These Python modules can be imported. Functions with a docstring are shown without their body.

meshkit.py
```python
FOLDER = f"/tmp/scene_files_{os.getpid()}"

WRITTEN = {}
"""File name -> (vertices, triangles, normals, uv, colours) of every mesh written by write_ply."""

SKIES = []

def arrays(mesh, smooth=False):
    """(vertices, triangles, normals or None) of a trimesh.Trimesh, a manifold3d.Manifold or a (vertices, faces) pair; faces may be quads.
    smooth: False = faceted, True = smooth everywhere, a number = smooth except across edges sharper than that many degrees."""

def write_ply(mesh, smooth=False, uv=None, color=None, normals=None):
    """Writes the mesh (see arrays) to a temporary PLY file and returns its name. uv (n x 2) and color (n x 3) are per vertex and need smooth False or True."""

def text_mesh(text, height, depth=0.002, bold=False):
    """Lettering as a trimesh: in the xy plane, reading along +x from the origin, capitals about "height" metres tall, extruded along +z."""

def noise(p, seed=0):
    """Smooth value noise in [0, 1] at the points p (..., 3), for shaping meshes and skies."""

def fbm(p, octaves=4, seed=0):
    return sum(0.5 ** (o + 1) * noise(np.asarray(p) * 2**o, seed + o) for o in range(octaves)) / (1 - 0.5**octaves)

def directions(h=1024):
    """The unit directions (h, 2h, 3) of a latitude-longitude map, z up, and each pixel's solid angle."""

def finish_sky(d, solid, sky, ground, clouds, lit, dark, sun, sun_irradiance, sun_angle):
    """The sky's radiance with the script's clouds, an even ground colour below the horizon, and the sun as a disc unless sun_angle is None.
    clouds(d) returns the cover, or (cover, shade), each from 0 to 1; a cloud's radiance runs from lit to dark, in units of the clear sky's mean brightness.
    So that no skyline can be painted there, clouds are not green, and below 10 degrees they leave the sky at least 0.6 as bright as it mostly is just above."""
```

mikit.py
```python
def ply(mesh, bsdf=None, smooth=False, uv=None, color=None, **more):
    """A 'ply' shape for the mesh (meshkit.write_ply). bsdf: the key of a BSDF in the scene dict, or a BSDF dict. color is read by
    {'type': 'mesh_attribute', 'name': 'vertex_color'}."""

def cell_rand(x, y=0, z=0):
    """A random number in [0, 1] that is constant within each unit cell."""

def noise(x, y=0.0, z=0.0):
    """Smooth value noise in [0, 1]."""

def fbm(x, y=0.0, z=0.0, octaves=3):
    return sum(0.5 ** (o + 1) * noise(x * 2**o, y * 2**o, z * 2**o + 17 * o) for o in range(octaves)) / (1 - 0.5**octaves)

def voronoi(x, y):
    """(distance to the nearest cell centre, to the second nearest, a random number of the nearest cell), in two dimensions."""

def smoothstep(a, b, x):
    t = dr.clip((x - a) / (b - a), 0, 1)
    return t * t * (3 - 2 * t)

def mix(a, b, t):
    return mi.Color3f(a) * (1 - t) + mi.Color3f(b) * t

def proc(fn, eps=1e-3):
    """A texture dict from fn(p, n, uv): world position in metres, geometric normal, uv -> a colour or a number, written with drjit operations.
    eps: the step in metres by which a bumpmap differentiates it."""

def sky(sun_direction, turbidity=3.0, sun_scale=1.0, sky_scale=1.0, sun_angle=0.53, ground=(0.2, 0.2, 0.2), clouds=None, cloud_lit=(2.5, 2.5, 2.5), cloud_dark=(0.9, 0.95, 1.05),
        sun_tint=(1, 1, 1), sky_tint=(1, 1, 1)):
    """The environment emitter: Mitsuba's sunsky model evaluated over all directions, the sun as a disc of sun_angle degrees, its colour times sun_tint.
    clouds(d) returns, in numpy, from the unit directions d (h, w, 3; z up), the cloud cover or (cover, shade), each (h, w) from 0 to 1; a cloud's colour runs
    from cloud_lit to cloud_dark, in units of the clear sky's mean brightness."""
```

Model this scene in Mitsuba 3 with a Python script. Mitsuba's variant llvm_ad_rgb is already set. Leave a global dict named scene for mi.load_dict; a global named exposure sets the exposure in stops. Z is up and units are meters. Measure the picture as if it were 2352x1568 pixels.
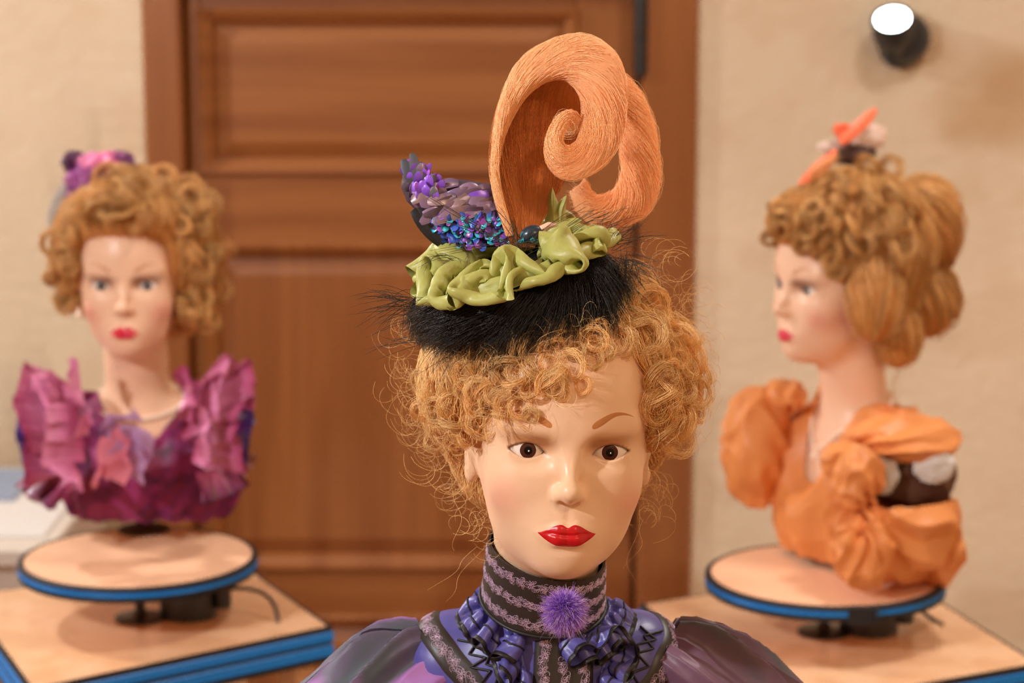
import math, os
import numpy as np, trimesh, mitsuba as mi, mikit, meshkit
import drjit as dr
from mikit import noise, fbm, smoothstep
from scipy.spatial import Delaunay, cKDTree

# ------------------------------------------------------------------ camera, lamps, exposure
T = mi.ScalarTransform4f
W, H, F = 2352, 1568, 5200.0
CZ, PITCH = 1.67, math.radians(9.9)
CAM = np.array([0, 0, CZ])
FW = np.array([0, math.cos(PITCH), -math.sin(PITCH)])
UP = np.array([0, math.sin(PITCH), math.cos(PITCH)])
RT = np.array([1.0, 0, 0])
scene, labels = {}, {}
scene['camera'] = {'type': 'thinlens', 'fov': math.degrees(2 * math.atan(W / 2 / F)), 'fov_axis': 'x',
                   'aperture_radius': 0.0058, 'focus_distance': 1.655, 'near_clip': 0.05, 'far_clip': 50.0,
                   'to_world': T().look_at(origin=CAM.tolist(), target=(CAM + FW).tolist(), up=[0, 0, 1])}
exposure = 0.08
# lamps, wall spots and added ceiling fill: position, aim, radiance of its glowing face, radius of the face
KEY = ((-1.80, 0.55, 2.40), (0.0, 1.9, 1.2), (1800, 1800, 1820), 0.055)
SIDE = ((-1.85, 3.45, 2.35), (0.0, 2.6, 0.9), (1150, 1125, 1090), 0.05)
CEIL_FILL = [((0.9, -0.4, 2.88), (108, 80, 53), 0.17), ((0.9, 2.5, 2.88), (80, 75, 69), 0.17), ((-0.9, 2.5, 2.88), (8, 7.6, 7), 0.17)]  # unseen ceiling lamps added to fill the room with light
WALL_Y = 4.1


def at(px, py, zc):
    return CAM + zc * (FW + RT * (px - W / 2) / F - UP * (py - H / 2) / F)


def onz(px, py, z):
    d = FW + RT * (px - W / 2) / F - UP * (py - H / 2) / F
    return CAM + d * (z - CZ) / d[2]


def onwall(px, py, y=WALL_Y):
    d = FW + RT * (px - W / 2) / F - UP * (py - H / 2) / F
    return CAM + d * y / d[1]


# ------------------------------------------------------------------ small helpers
def lin(*c):
    c = np.asarray(c, float) / 255.0
    return np.where(c < 0.04045, c / 12.92, ((c + 0.055) / 1.055) ** 2.4)


def mix(a, b, t):
    a, b = (mi.Color3f(*[float(x) for x in c]) if isinstance(c, np.ndarray) else mi.Color3f(c) for c in (a, b))
    return a * (1 - t) + b * t


def rgb(c):
    return {'type': 'rgb', 'value': [float(v) for v in c]}


def principled(color, rough=0.5, **k):
    d = {'type': 'principled', 'base_color': color if isinstance(color, dict) else rgb(color), 'roughness': float(rough)}
    d.update({a: float(b) for a, b in k.items()})
    return d


VC = {'type': 'mesh_attribute', 'name': 'vertex_color'}


def mat(name, bsdf, two=True):
    scene[name] = {'type': 'twosided', 'bsdf': bsdf} if two else bsdf
    return name


def add(key, mesh, bsdf, smooth=30, label=None, cat=None, group=None, kind=None, color=None, **more):
    n, base = 1, key
    while key in scene:
        key = f'{base}_{n:03d}'
        n += 1
    scene[key] = mikit.ply(mesh, bsdf, smooth=True if color is not None and smooth else smooth, color=color, **more)
    tag(key, label, cat, group, kind)
    return key


def tag(key, label=None, cat=None, group=None, kind=None):
    d = {a: b for a, b in (('label', label), ('category', cat), ('group', group), ('kind', kind)) if b}
    if d:
        labels[key] = {**labels.get(key, {}), **d}
    return key


def cat_meshes(ms):
    vs, fs, n = [], [], 0
    for m in ms:
        v, f = (m.vertices, m.faces) if hasattr(m, 'vertices') else m
        vs.append(np.asarray(v, float))
        fs.append(np.asarray(f) + n)
        n += len(v)
    return np.vstack(vs), np.vstack(fs)


def box(lo, hi, bevel=0.0):
    lo, hi = np.asarray(lo, float), np.asarray(hi, float)
    if bevel <= 0:
        m = trimesh.creation.box(extents=hi - lo)
        m.apply_translation((lo + hi) / 2)
        return np.array(m.vertices), np.array(m.faces)
    c, h = (lo + hi) / 2, (hi - lo) / 2
    pts = []
    for s in np.ndindex(2, 2, 2):
        s = np.array(s) * 2 - 1
        for a in range(3):
            p = h - bevel
            p = p.copy()
            p[a] = h[a]
            pts.append(c + s * p)
    m = trimesh.convex.convex_hull(np.array(pts))
    return np.array(m.vertices), np.array(m.faces)


def grid_faces(n, m, close_u=False, close_v=False):
    """quads of an n x m grid of vertices (index i*m+j) as triangles"""
    i = np.arange(n if close_u else n - 1)
    j = np.arange(m if close_v else m - 1)
    i, j = np.meshgrid(i, j, indexing='ij')
    i, j = i.ravel(), j.ravel()
    a, b = i * m + j, ((i + 1) % n) * m + j
    c, d = ((i + 1) % n) * m + (j + 1) % m, i * m + (j + 1) % m
    return np.vstack([np.stack([a, b, c], 1), np.stack([a, c, d], 1)])


def lathe(profile, n=64, origin=(0, 0, 0)):
    p = np.asarray(profile, float)
    a = np.arange(n) * 2 * np.pi / n
    v = np.stack([p[None, :, 0] * np.cos(a)[:, None], p[None, :, 0] * np.sin(a)[:, None], np.repeat(p[None, :, 1], n, 0)], -1)
    return v.reshape(-1, 3) + np.asarray(origin), grid_faces(n, len(p), close_u=True)


def resample(pts, n):
    """n points evenly spaced on a smooth curve through pts"""
    from scipy.interpolate import CubicSpline
    pts = np.asarray(pts, float)
    d = np.r_[0, np.cumsum(np.linalg.norm(np.diff(pts, axis=0), axis=1) ** 0.5)]
    cs = CubicSpline(d, pts)
    fine = cs(np.linspace(0, d[-1], 400))
    l = np.r_[0, np.cumsum(np.linalg.norm(np.diff(fine, axis=0), axis=1))]
    t = np.interp(np.linspace(0, l[-1], n), l, np.linspace(0, d[-1], 400))
    return cs(t)


def tubes(P, r, sides=3, color=None):
    """P (N, M, 3) polylines, r scalar / (M,) / (N, M): open tubes as one mesh, colours (N,3) or (N,M,3) per strand"""
    P = np.asarray(P, float)
    N, M, _ = P.shape
    r = np.broadcast_to(np.asarray(r, float), (N, M))
    t = np.gradient(P, axis=1)
    t /= np.linalg.norm(t, axis=2, keepdims=True) + 1e-12
    mean = t.mean(1)
    ref = np.where((np.abs(mean).argmin(1))[:, None] == np.arange(3), 1.0, 0.0)
    n0 = np.cross(t[:, 0], ref)
    n0 /= np.linalg.norm(n0, axis=1, keepdims=True) + 1e-12
    nn = np.empty_like(P)
    for m in range(M):  # parallel transport
        n0 = n0 - t[:, m] * (n0 * t[:, m]).sum(1, keepdims=True)
        n0 /= np.linalg.norm(n0, axis=1, keepdims=True) + 1e-12
        nn[:, m] = n0
    bb = np.cross(t, nn)
    a = np.arange(sides) * 2 * np.pi / sides
    V = P[:, :, None] + r[:, :, None, None] * (np.cos(a)[None, None, :, None] * nn[:, :, None] + np.sin(a)[None, None, :, None] * bb[:, :, None])
    f = grid_faces(M, sides, close_v=True)[:, ::-1]
    Fc = (f[None] + (np.arange(N) * M * sides)[:, None, None]).reshape(-1, 3)
    C = None
    if color is not None:
        color = np.asarray(color, float)
        if color.ndim == 2:
            color = color[:, None]
        C = np.broadcast_to(color[:, :, None], (N, M, sides, 3)).reshape(-1, 3)
    return (V.reshape(-1, 3), Fc), C


def tube(pts, r, sides=8, n=None, caps=True):
    pts = np.asarray(pts, float) if n is None else resample(pts, n)
    (v, f), _ = tubes(pts[None], r if np.ndim(r) == 0 else np.asarray(r)[None], sides)
    if caps:
        m = len(pts)
        v = np.vstack([v, pts[:1], pts[-1:]])
        k = np.arange(sides)
        f = np.vstack([f, np.stack([k * 0 + m * sides, (k + 1) % sides, k], 1), np.stack([k * 0 + m * sides + 1, (m - 1) * sides + k, (m - 1) * sides + (k + 1) % sides], 1)])
    return v, f


def sphere(c, r, sub=2, scale=(1, 1, 1)):
    m = trimesh.creation.icosphere(subdivisions=sub, radius=1.0)
    return np.array(m.vertices) * r * np.asarray(scale) + np.asarray(c), np.array(m.faces)


def xf(mesh, M):
    v, f = mesh
    return v @ M[:3, :3].T + M[:3, 3], f


def frame(origin, yaw=0.0, pitch=0.0, roll=0.0, s=0.001):
    """local (x right, y away from the viewer, z up; mm) -> world. yaw turns the face to the viewer's right, pitch lifts it, roll leans its top right"""
    y, p, r = (math.radians(a) for a in (yaw, pitch, roll))
    Rz = np.array([[math.cos(y), -math.sin(y), 0], [math.sin(y), math.cos(y), 0], [0, 0, 1]])
    Rx = np.array([[1, 0, 0], [0, math.cos(p), math.sin(p)], [0, -math.sin(p), math.cos(p)]])
    Ry = np.array([[math.cos(r), 0, math.sin(r)], [0, 1, 0], [-math.sin(r), 0, math.cos(r)]])
    M = np.eye(4)
    M[:3, :3] = Rz @ Rx @ Ry * s
    M[:3, 3] = origin
    return M


def inv_at(M, px, py, zc):
    """pixel at camera depth zc -> local coordinates of frame M"""
    return np.linalg.solve(M[:3, :3], at(px, py, zc) - M[:3, 3])


# ------------------------------------------------------------------ implicit surfaces
def smin(a, b, k):
    h = np.clip(0.5 + 0.5 * (b - a) / k, 0, 1)
    return b + (a - b) * h - k * h * (1 - h)


def smax(a, b, k):
    return -smin(-a, -b, k)


def ell(p, c, r):
    r = np.asarray(r, float)
    q = (p - np.asarray(c, float)) / r
    k0 = np.sqrt((q * q).sum(-1)) + 1e-9
    k1 = np.sqrt((q / r * (q / r)).sum(-1)) + 1e-9
    return k0 * (k0 - 1) / k1


def rcone(p, a, b, ra, rb):
    a, b = np.asarray(a, float), np.asarray(b, float)
    t = np.clip(((p - a) @ (b - a)) / ((b - a) @ (b - a)), 0, 1)
    q = p - a - t[..., None] * (b - a)
    return np.sqrt((q * q).sum(-1)) - (ra + (rb - ra) * t)


def surface_nets(fn, lo, hi, h, coarse=5):
    """mesh of fn(p) = 0 between lo and hi with cells of size h; fn is evaluated finely only near the surface; then projected on it"""
    lo, hi = np.asarray(lo, float), np.asarray(hi, float)
    n = (np.ceil((hi - lo) / (h * coarse)).astype(int)) * coarse + 1
    nc = (n - 1) // coarse + 1
    ax = [lo[k] + h * coarse * np.arange(nc[k]) for k in range(3)]
    cp = np.stack(np.meshgrid(*ax, indexing='ij'), -1)
    cv = fn(cp.reshape(-1, 3)).reshape(nc)
    full = np.repeat(np.repeat(np.repeat(cv[:-1, :-1, :-1], coarse, 0), coarse, 1), coarse, 2)
    full = np.pad(full, ((0, 1), (0, 1), (0, 1)), mode='edge')
    near = np.abs(cv) < h * coarse * 2.2
    cell = np.zeros(nc - 1, bool)
    for a, b, c in np.ndindex(2, 2, 2):
        cell |= near[a:nc[0] - 1 + a, b:nc[1] - 1 + b, c:nc[2] - 1 + c]
    band = np.pad(np.repeat(np.repeat(np.repeat(cell, coarse, 0), coarse, 1), coarse, 2), ((0, 1), (0, 1), (0, 1)), mode='edge')
    idx = np.argwhere(band)
    vals = np.concatenate([fn(lo + h * idx[k:k + 400000]) for k in range(0, len(idx), 400000)])
    full[band] = vals
    s = full < 0
    cnt = np.zeros(np.array(full.shape) - 1, np.int8)
    for a, b, c in np.ndindex(2, 2, 2):
        cnt += s[a:s.shape[0] - 1 + a, b:s.shape[1] - 1 + b, c:s.shape[2] - 1 + c]
    act = np.argwhere((cnt > 0) & (cnt < 8))
    num = -np.ones(cnt.shape, np.int64)
    num[tuple(act.T)] = np.arange(len(act))
    acc, wt = np.zeros((len(act), 3)), np.zeros(len(act))
    cor = np.array(list(np.ndindex(2, 2, 2)))
    cvv = np.stack([full[tuple((act + c).T)] for c in cor], 1)
    for i in range(8):
        for j in range(i + 1, 8):
            if np.abs(cor[i] - cor[j]).sum() == 1:
                a, b = cvv[:, i], cvv[:, j]
                x = (a < 0) != (b < 0)
                t = np.where(x, a / np.where(x, a - b, 1), 0)
                acc += x[:, None] * (cor[i] + t[:, None] * (cor[j] - cor[i]))
                wt += x
    V = lo + h * (act + acc / wt[:, None])
    faces = []
    for k in range(3):
        u, w = (k + 1) % 3, (k + 2) % 3
        sl = [slice(None)] * 3
        sh = [slice(None)] * 3
        sl[k], sh[k] = slice(0, -1), slice(1, None)
        d = np.argwhere(s[tuple(sl)] != s[tuple(sh)])
        ok = (d[:, u] > 0) & (d[:, w] > 0) & (d[:, u] < s.shape[u] - 1) & (d[:, w] < s.shape[w] - 1)
        d = d[ok]
        q = []
        for du, dw in ((0, 0), (-1, 0), (-1, -1), (0, -1)):
            e = d.copy()
            e[:, u] += du
            e[:, w] += dw
            q.append(num[tuple(e.T)])
        q = np.stack(q, 1)
        ins = s[tuple(d.T)]
        q = np.where(ins[:, None], q[:, ::-1], q)
        faces.append(q)
    q = np.vstack(faces)
    q = q[(q >= 0).all(1)]
    Fc = np.vstack([q[:, [0, 2, 1]], q[:, [0, 3, 2]]])
    for _ in range(2):
        V = project(fn, V, h * 0.3, h)
    # drop stray vertices
    used = np.unique(Fc)
    re = -np.ones(len(V), int)
    re[used] = np.arange(len(used))
    return V[used], re[Fc]


def gradient(fn, V, e):
    g = np.empty_like(V)
    for k in range(3):
        d = np.zeros(3)
        d[k] = e
        g[:, k] = (fn(V + d) - fn(V - d)) / (2 * e)
    return g


def project(fn, V, e, most):
    g = gradient(fn, V, e)
    step = -(fn(V) / np.maximum((g * g).sum(1), 1e-2))[:, None] * g
    l = np.linalg.norm(step, axis=1, keepdims=True)
    return V + step * np.minimum(1, most / np.maximum(l, 1e-9))
# ------------------------------------------------------------------ head of a display mannequin (mm, origin between the eyes, face towards -y)
def mirror(p):
    q = p.copy()
    q[:, 0] = np.abs(q[:, 0])
    return q


def almond(x, z):
    """< 0 inside the eye opening, x measured from the nose outward"""
    t = np.clip((x - 17.6) / 27.2, 0, 1)
    axis = -2.0 + 3.0 * t
    up = 7.1 * np.sin(np.pi * t ** 0.90) ** 0.80 * (1 - 0.18 * t)
    dn = 4.9 * np.sin(np.pi * t ** 1.12) ** 0.95
    out = np.where(x < 17.6, 17.6 - x, np.where(x > 44.8, x - 44.8, -9.0))
    return np.maximum(np.where(z > axis, z - axis - up, axis - z - dn) * 0.8, out)


EYE_C, EYE_R = np.array([30.6, 15.0, 0.3]), 16.0


def head_fn(p, body=False):
    q = mirror(p)
    x, y, z = p[:, 0], p[:, 1], p[:, 2]
    ax = q[:, 0]
    cran = ell(p, (0, 82, 34), (72, 92, 86))
    face = ell(p, (0, 56, -8), (61.5, 66, 98))
    d = smin(cran, face, 22)
    fore = ell(p, (0, 52, 38), (60, 62, 58))
    d = smin(d, fore, 14)
    d = smin(d, ell(p, (0, 34, -52), (47, 38, 42)), 18)             # jaw
    d = smin(d, ell(q, (31, 20, -26), (24, 20, 24)), 18)            # cheeks
    d = smin(d, ell(p, (0, 9, -80), (20, 16, 15.5)), 18)            # chin
    d = smin(d, ell(p, (0, 6, -57), (24, 14.5, 18)), 16)            # muzzle under the lips
    # eye sockets, brows
    d = smax(d, -ell(q, (27, -9, 0), (15, 11, 9.0)), 12)
    d = smin(d, rcone(q, (10, 1, 15), (44, 10, 21), 5, 4), 16)
    # lids
    ball = np.sqrt(((q - EYE_C) ** 2).sum(1)) - EYE_R
    d = smin(d, ball - 1.1, 5.0)
    # nose
    d = smin(d, rcone(p, (0, -1.0, 9), (0, -20.5, -23.5), 3.8, 5.2), 10)
    d = smin(d, ell(p, (0, -21.0, -27.2), (7.4, 8.0, 7.0)), 6)
    d = smin(d, ell(q, (7.6, -11.5, -30.0), (4.6, 9.0, 5.6)), 5.0)
    d = smin(d, rcone(p, (0, -12, -33), (0, -20, -32), 3.4, 3.2), 4)
    d = smax(d, -ell(q, (5.2, -15.0, -36.0), (2.6, 4.4, 3.2)), 2.0)
    # mouth
    d = smin(d, rcone(q, (20.5, -3.4, -59.0), (6.0, -10.6, -56.2), 1.8, 3.9), 5)
    d = smin(d, rcone(p, (-4.5, -10.8, -56.6), (4.5, -10.8, -56.6), 3.6, 3.6), 4)
    d = smin(d, rcone(q, (17, -4.6, -61.0), (6.5, -10.2, -63.0), 2.4, 4.8), 5)
    d = smin(d, rcone(p, (-6.5, -10.4, -63.0), (6.5, -10.4, -63.0), 4.8, 4.8), 4)
    seam = -59.2 - 0.7 * np.cos(np.clip(ax / 21, 0, 1) * np.pi * 1.5) * np.clip(1 - ax / 24, 0, 1)
    d = d + 0.9 * np.exp(-((z - seam) / 1.3) ** 2) * np.exp(-(ax / 16) ** 4) * (y < 15)
    d = d + 0.8 * np.exp(-(x / 2.8) ** 2 - ((z + 46) / 6.0) ** 2) * (y < 10)   # philtrum
    d = d + 1.0 * np.exp(-(x / 13) ** 2 - ((z + 72.0) / 3.4) ** 2) * (y < 12)  # under the lower lip
    # eye opening
    open_ = np.maximum(almond(ax, z), np.maximum(ball - 8, -12 - ball))
    d = smax(d, -np.where(y < 14, np.maximum(open_, y - 12), 30.0), 0.7)
    # ears
    e = ell(q, (66, 80, -8), (6.5, 16, 29))
    e = smin(e, ell(q, (66, 74, -29), (5, 8, 8.5)), 5)
    e = smax(e, -ell(q, (72, 76, -6), (5.5, 10, 20)), 3)
    e = smin(e, ell(q, (65, 66, -10), (4.5, 4, 6)), 4)
    d = smin(d, e, 4)
    # neck
    if body:
        neck = rcone(p, (0, 84, -60), (0, 108, -190), 44, 42)
        d = smin(d, neck, 12)
        sh = rcone(q, (0, 112, -222), (92, 116, -226), 58, 42)
        ch = ell(p, (4, 96, -300), (94, 60, 130))
        d = smin(d, smin(sh, ch, 30), 34)
        d = smin(d, ell(q, (46, 60, -290), (36, 30, 40)), 25)
        d = smax(d, -(z + 314), 4)
        d = smax(d, np.abs(x) - 128, 6)
    else:
        neck = rcone(p, (-4, 70, -60), (-7, 110, -170), 43, 38)
        d = smin(d, neck, 12)
        d = smax(d, -(z + 168), 2)
    return d


def eye_parts(iris_r=6.0):
    """sclera, iris, pupil and painted glint of the eye at +x (mm)"""
    def cap(rad, lift, n=48, k=10, off=(0, 0), rin=0.0):
        a = np.arange(n) * 2 * np.pi / n
        rr = np.linspace(rin, rad, k)
        xx = EYE_C[0] - 0.3 + off[0] + rr[None] * np.cos(a)[:, None]
        zz = 0.2 + off[1] + rr[None] * np.sin(a)[:, None]
        dx, dz = xx - EYE_C[0], zz - EYE_C[2]
        yy = EYE_C[1] - np.sqrt((EYE_R + lift) ** 2 - dx ** 2 - dz ** 2)
        f = grid_faces(n, k, close_u=True)
        return np.stack([xx, yy, zz], -1).reshape(-1, 3), f[:, ::-1]
    sc = sphere(EYE_C, EYE_R, 4)
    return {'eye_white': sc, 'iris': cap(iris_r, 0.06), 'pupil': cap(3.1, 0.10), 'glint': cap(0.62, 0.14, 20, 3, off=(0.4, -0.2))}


def face_y(fn, xs, zs, y0=-60.0):
    """front surface y(x, z) of the head by sphere tracing from y0"""
    y = np.full(len(xs), y0)
    for _ in range(60):
        y = y + 0.7 * fn(np.stack([xs, y, zs], 1))
    return y


def decal(fn, poly, step=0.6, lift=0.25, edge=1.0):
    """a thin painted patch: polygon (x, z) laid on the front of the head"""
    import shapely
    P = shapely.Polygon(poly)
    b = np.asarray(P.exterior.segmentize(step).coords)[:-1]
    x0, z0, x1, z1 = P.bounds
    g = np.stack(np.meshgrid(np.arange(x0, x1, step), np.arange(z0, z1, step), indexing='ij'), -1).reshape(-1, 2)
    inner = P.buffer(-step * 0.5)
    g = g[shapely.contains_xy(inner, g[:, 0], g[:, 1])]
    pts = np.vstack([b, g])
    tri = Delaunay(pts).simplices
    c = pts[tri].mean(1)
    tri = tri[shapely.contains_xy(P, c[:, 0], c[:, 1])]
    dist = shapely.distance(P.exterior, shapely.points(pts))
    l = lift * np.clip(dist / edge, 0, 1) ** 0.5 + 0.16
    y = face_y(fn, pts[:, 0], pts[:, 1]) - l
    v = np.stack([pts[:, 0], y, pts[:, 1]], 1)
    n = np.cross(v[tri[:, 1]] - v[tri[:, 0]], v[tri[:, 2]] - v[tri[:, 0]])
    tri = np.where((n[:, 1] > 0)[:, None], tri[:, ::-1], tri)
    return v, tri


def lip_outline():
    up = resample([(-21.6, -59.2), (-15, -56.4), (-9.5, -53.2), (-5.5, -52.0), (-2.5, -52.9), (0, -54.2), (2.5, -52.9), (5.5, -52.0), (9.5, -53.2), (15, -56.4), (21.6, -59.2)], 60)
    lo = resample([(21.6, -59.2), (17, -63.2), (11, -66.6), (4, -68.4), (-4, -68.4), (-11, -66.6), (-17, -63.2), (-21.6, -59.2)], 50)
    return np.vstack([up, lo[1:-1]])


def brow_outline(s=1):
    top = resample([(14.6, 20.4), (15.6, 23.0), (22, 27.4), (30, 30.6), (38, 30.6), (48, 26.6)], 30)
    bot = resample([(48, 26.6), (38, 28.6), (31, 27.2), (24, 22.8), (17.5, 19.4), (15.2, 19.4), (14.6, 20.4)], 30)
    p = np.vstack([top, bot[1:-1]])
    p[:, 0] *= s
    return p


def skin_color(v, base, blush, shadow):
    """make-up painted on the skin: blush on the cheeks, brown shadow over the eyes"""
    ax, y, z = np.abs(v[:, 0]), v[:, 1], v[:, 2]
    c = np.tile(base, (len(v), 1))
    b = 0.55 * np.exp(-((ax - 48) / 13) ** 2 - ((z + 36) / 15) ** 2) * (y < 60)
    c = c * (1 - b[:, None]) + blush * b[:, None]
    front = y < 22
    lid = np.exp(-((ax - 31) / 17) ** 4 - ((z - 8.5) / 6.5) ** 2)
    inner = 0.7 * np.exp(-((ax - 17.5) / 7) ** 2 - ((z - 4) / 9) ** 2)
    a = np.clip(0.85 * lid + inner * 0.6, 0, 0.88) * front
    c = c * (1 - a[:, None]) + shadow * a[:, None]
    o = almond(ax, z)
    ln = 0.75 * np.clip(1 - np.abs(o) / 1.3, 0, 1) * (z > -2 + 2.5 * np.clip((ax - 17.6) / 27, 0, 1)) * front
    c = c * (1 - ln[:, None]) + lin(58, 34, 24) * ln[:, None]
    return c
# ------------------------------------------------------------------ cloth: position based relaxation of a grid of points
def relax_cloth(P, du, dv, pins, iters=160, collide=None, gravity=(0, 0, -0.02), puff=0.0, bend=0.25, gap=1.6, seed=0, sub=3, far=0.0):
    """P (n, m, 3) start shape, du / dv rest lengths along the two directions, pins {(i, j): point}; returns the draped grid"""
    r = np.random.default_rng(seed)
    n, m, _ = P.shape
    X = P + r.normal(0, 0.25, P.shape)
    pi = np.array([k[0] for k in pins], int)
    pj = np.array([k[1] for k in pins], int)
    pp = np.array(list(pins.values()), float)
    X[pi, pj] = pp
    V = np.zeros_like(X)
    dd = math.hypot(du, dv)
    def sl(a, di, dj):
        return a[max(0, -di):n - max(0, di), max(0, -dj):m - max(0, dj)], a[max(0, di):n - max(0, -di) if di < 0 else n, max(0, dj):m - max(0, -dj) if dj < 0 else m]
    cons = [(1, 0, du, 1.0), (0, 1, dv, 1.0), (1, 1, dd, 0.6), (1, -1, dd, 0.6), (2, 0, 2 * du, bend), (0, 2, 2 * dv, bend)]
    if far:
        cons += [(4, 0, 4 * du, far), (0, 4, 4 * dv, far)]
    for it in range(iters):
        X0 = X.copy()
        X = X + 0.86 * V + np.asarray(gravity)
        if puff:
            g = np.cross(np.gradient(X, axis=0), np.gradient(X, axis=1))
            X = X + puff * g / (np.linalg.norm(g, axis=2, keepdims=True) + 1e-9)
        for _ in range(sub):
            for di, dj, L, k in cons:
                acc, cnt = np.zeros_like(X), np.zeros((n, m, 1))
                if dj >= 0:
                    A, B = (slice(0, n - di), slice(0, m - dj)), (slice(di, n), slice(dj, m))
                else:
                    A, B = (slice(0, n - di), slice(-dj, m)), (slice(di, n), slice(0, m + dj))
                d = X[B] - X[A]
                l = np.linalg.norm(d, axis=2, keepdims=True) + 1e-9
                c = d * ((l - L) / l) * 0.5 * k
                if di >= 2 or dj >= 2:
                    c = np.where(l < L * 0.92, c, 0 * c)
                acc[A] += c
                acc[B] -= c
                cnt[A] += 1
                cnt[B] += 1
                X = X + acc / np.maximum(cnt, 1) * 1.5
            X[pi, pj] = pp
        if gap and it % 4 == 3:
            flat = X.reshape(-1, 3)
            pr = cKDTree(flat).query_pairs(gap, output_type='ndarray')
            a, b = pr[:, 0], pr[:, 1]
            apart = (np.abs(a // m - b // m) > 2) | (np.abs(a % m - b % m) > 2)
            a, b = a[apart], b[apart]
            d = flat[b] - flat[a]
            l = np.linalg.norm(d, axis=1, keepdims=True) + 1e-6
            c = d / l * (gap - l) * 0.4
            np.add.at(flat, a, -c)
            np.add.at(flat, b, c)
            X = flat.reshape(n, m, 3)
        if collide is not None:
            X = collide(X)
        X[pi, pj] = pp
        V = X - X0
        V = np.clip(V, -1.5, 1.5)
    return X


def smooth_grid(X, k=3):
    """k-fold finer grid through the points (bicubic)"""
    from scipy.interpolate import RectBivariateSpline
    n, m, _ = X.shape
    i, j = np.arange(n), np.arange(m)
    fi, fj = np.linspace(0, n - 1, (n - 1) * k + 1), np.linspace(0, m - 1, (m - 1) * k + 1)
    return np.stack([RectBivariateSpline(i, j, X[..., c], kx=3, ky=3, s=0)(fi, fj) for c in range(3)], -1)


def grid_mesh(G):
    return G.reshape(-1, 3), grid_faces(G.shape[0], G.shape[1])
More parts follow.
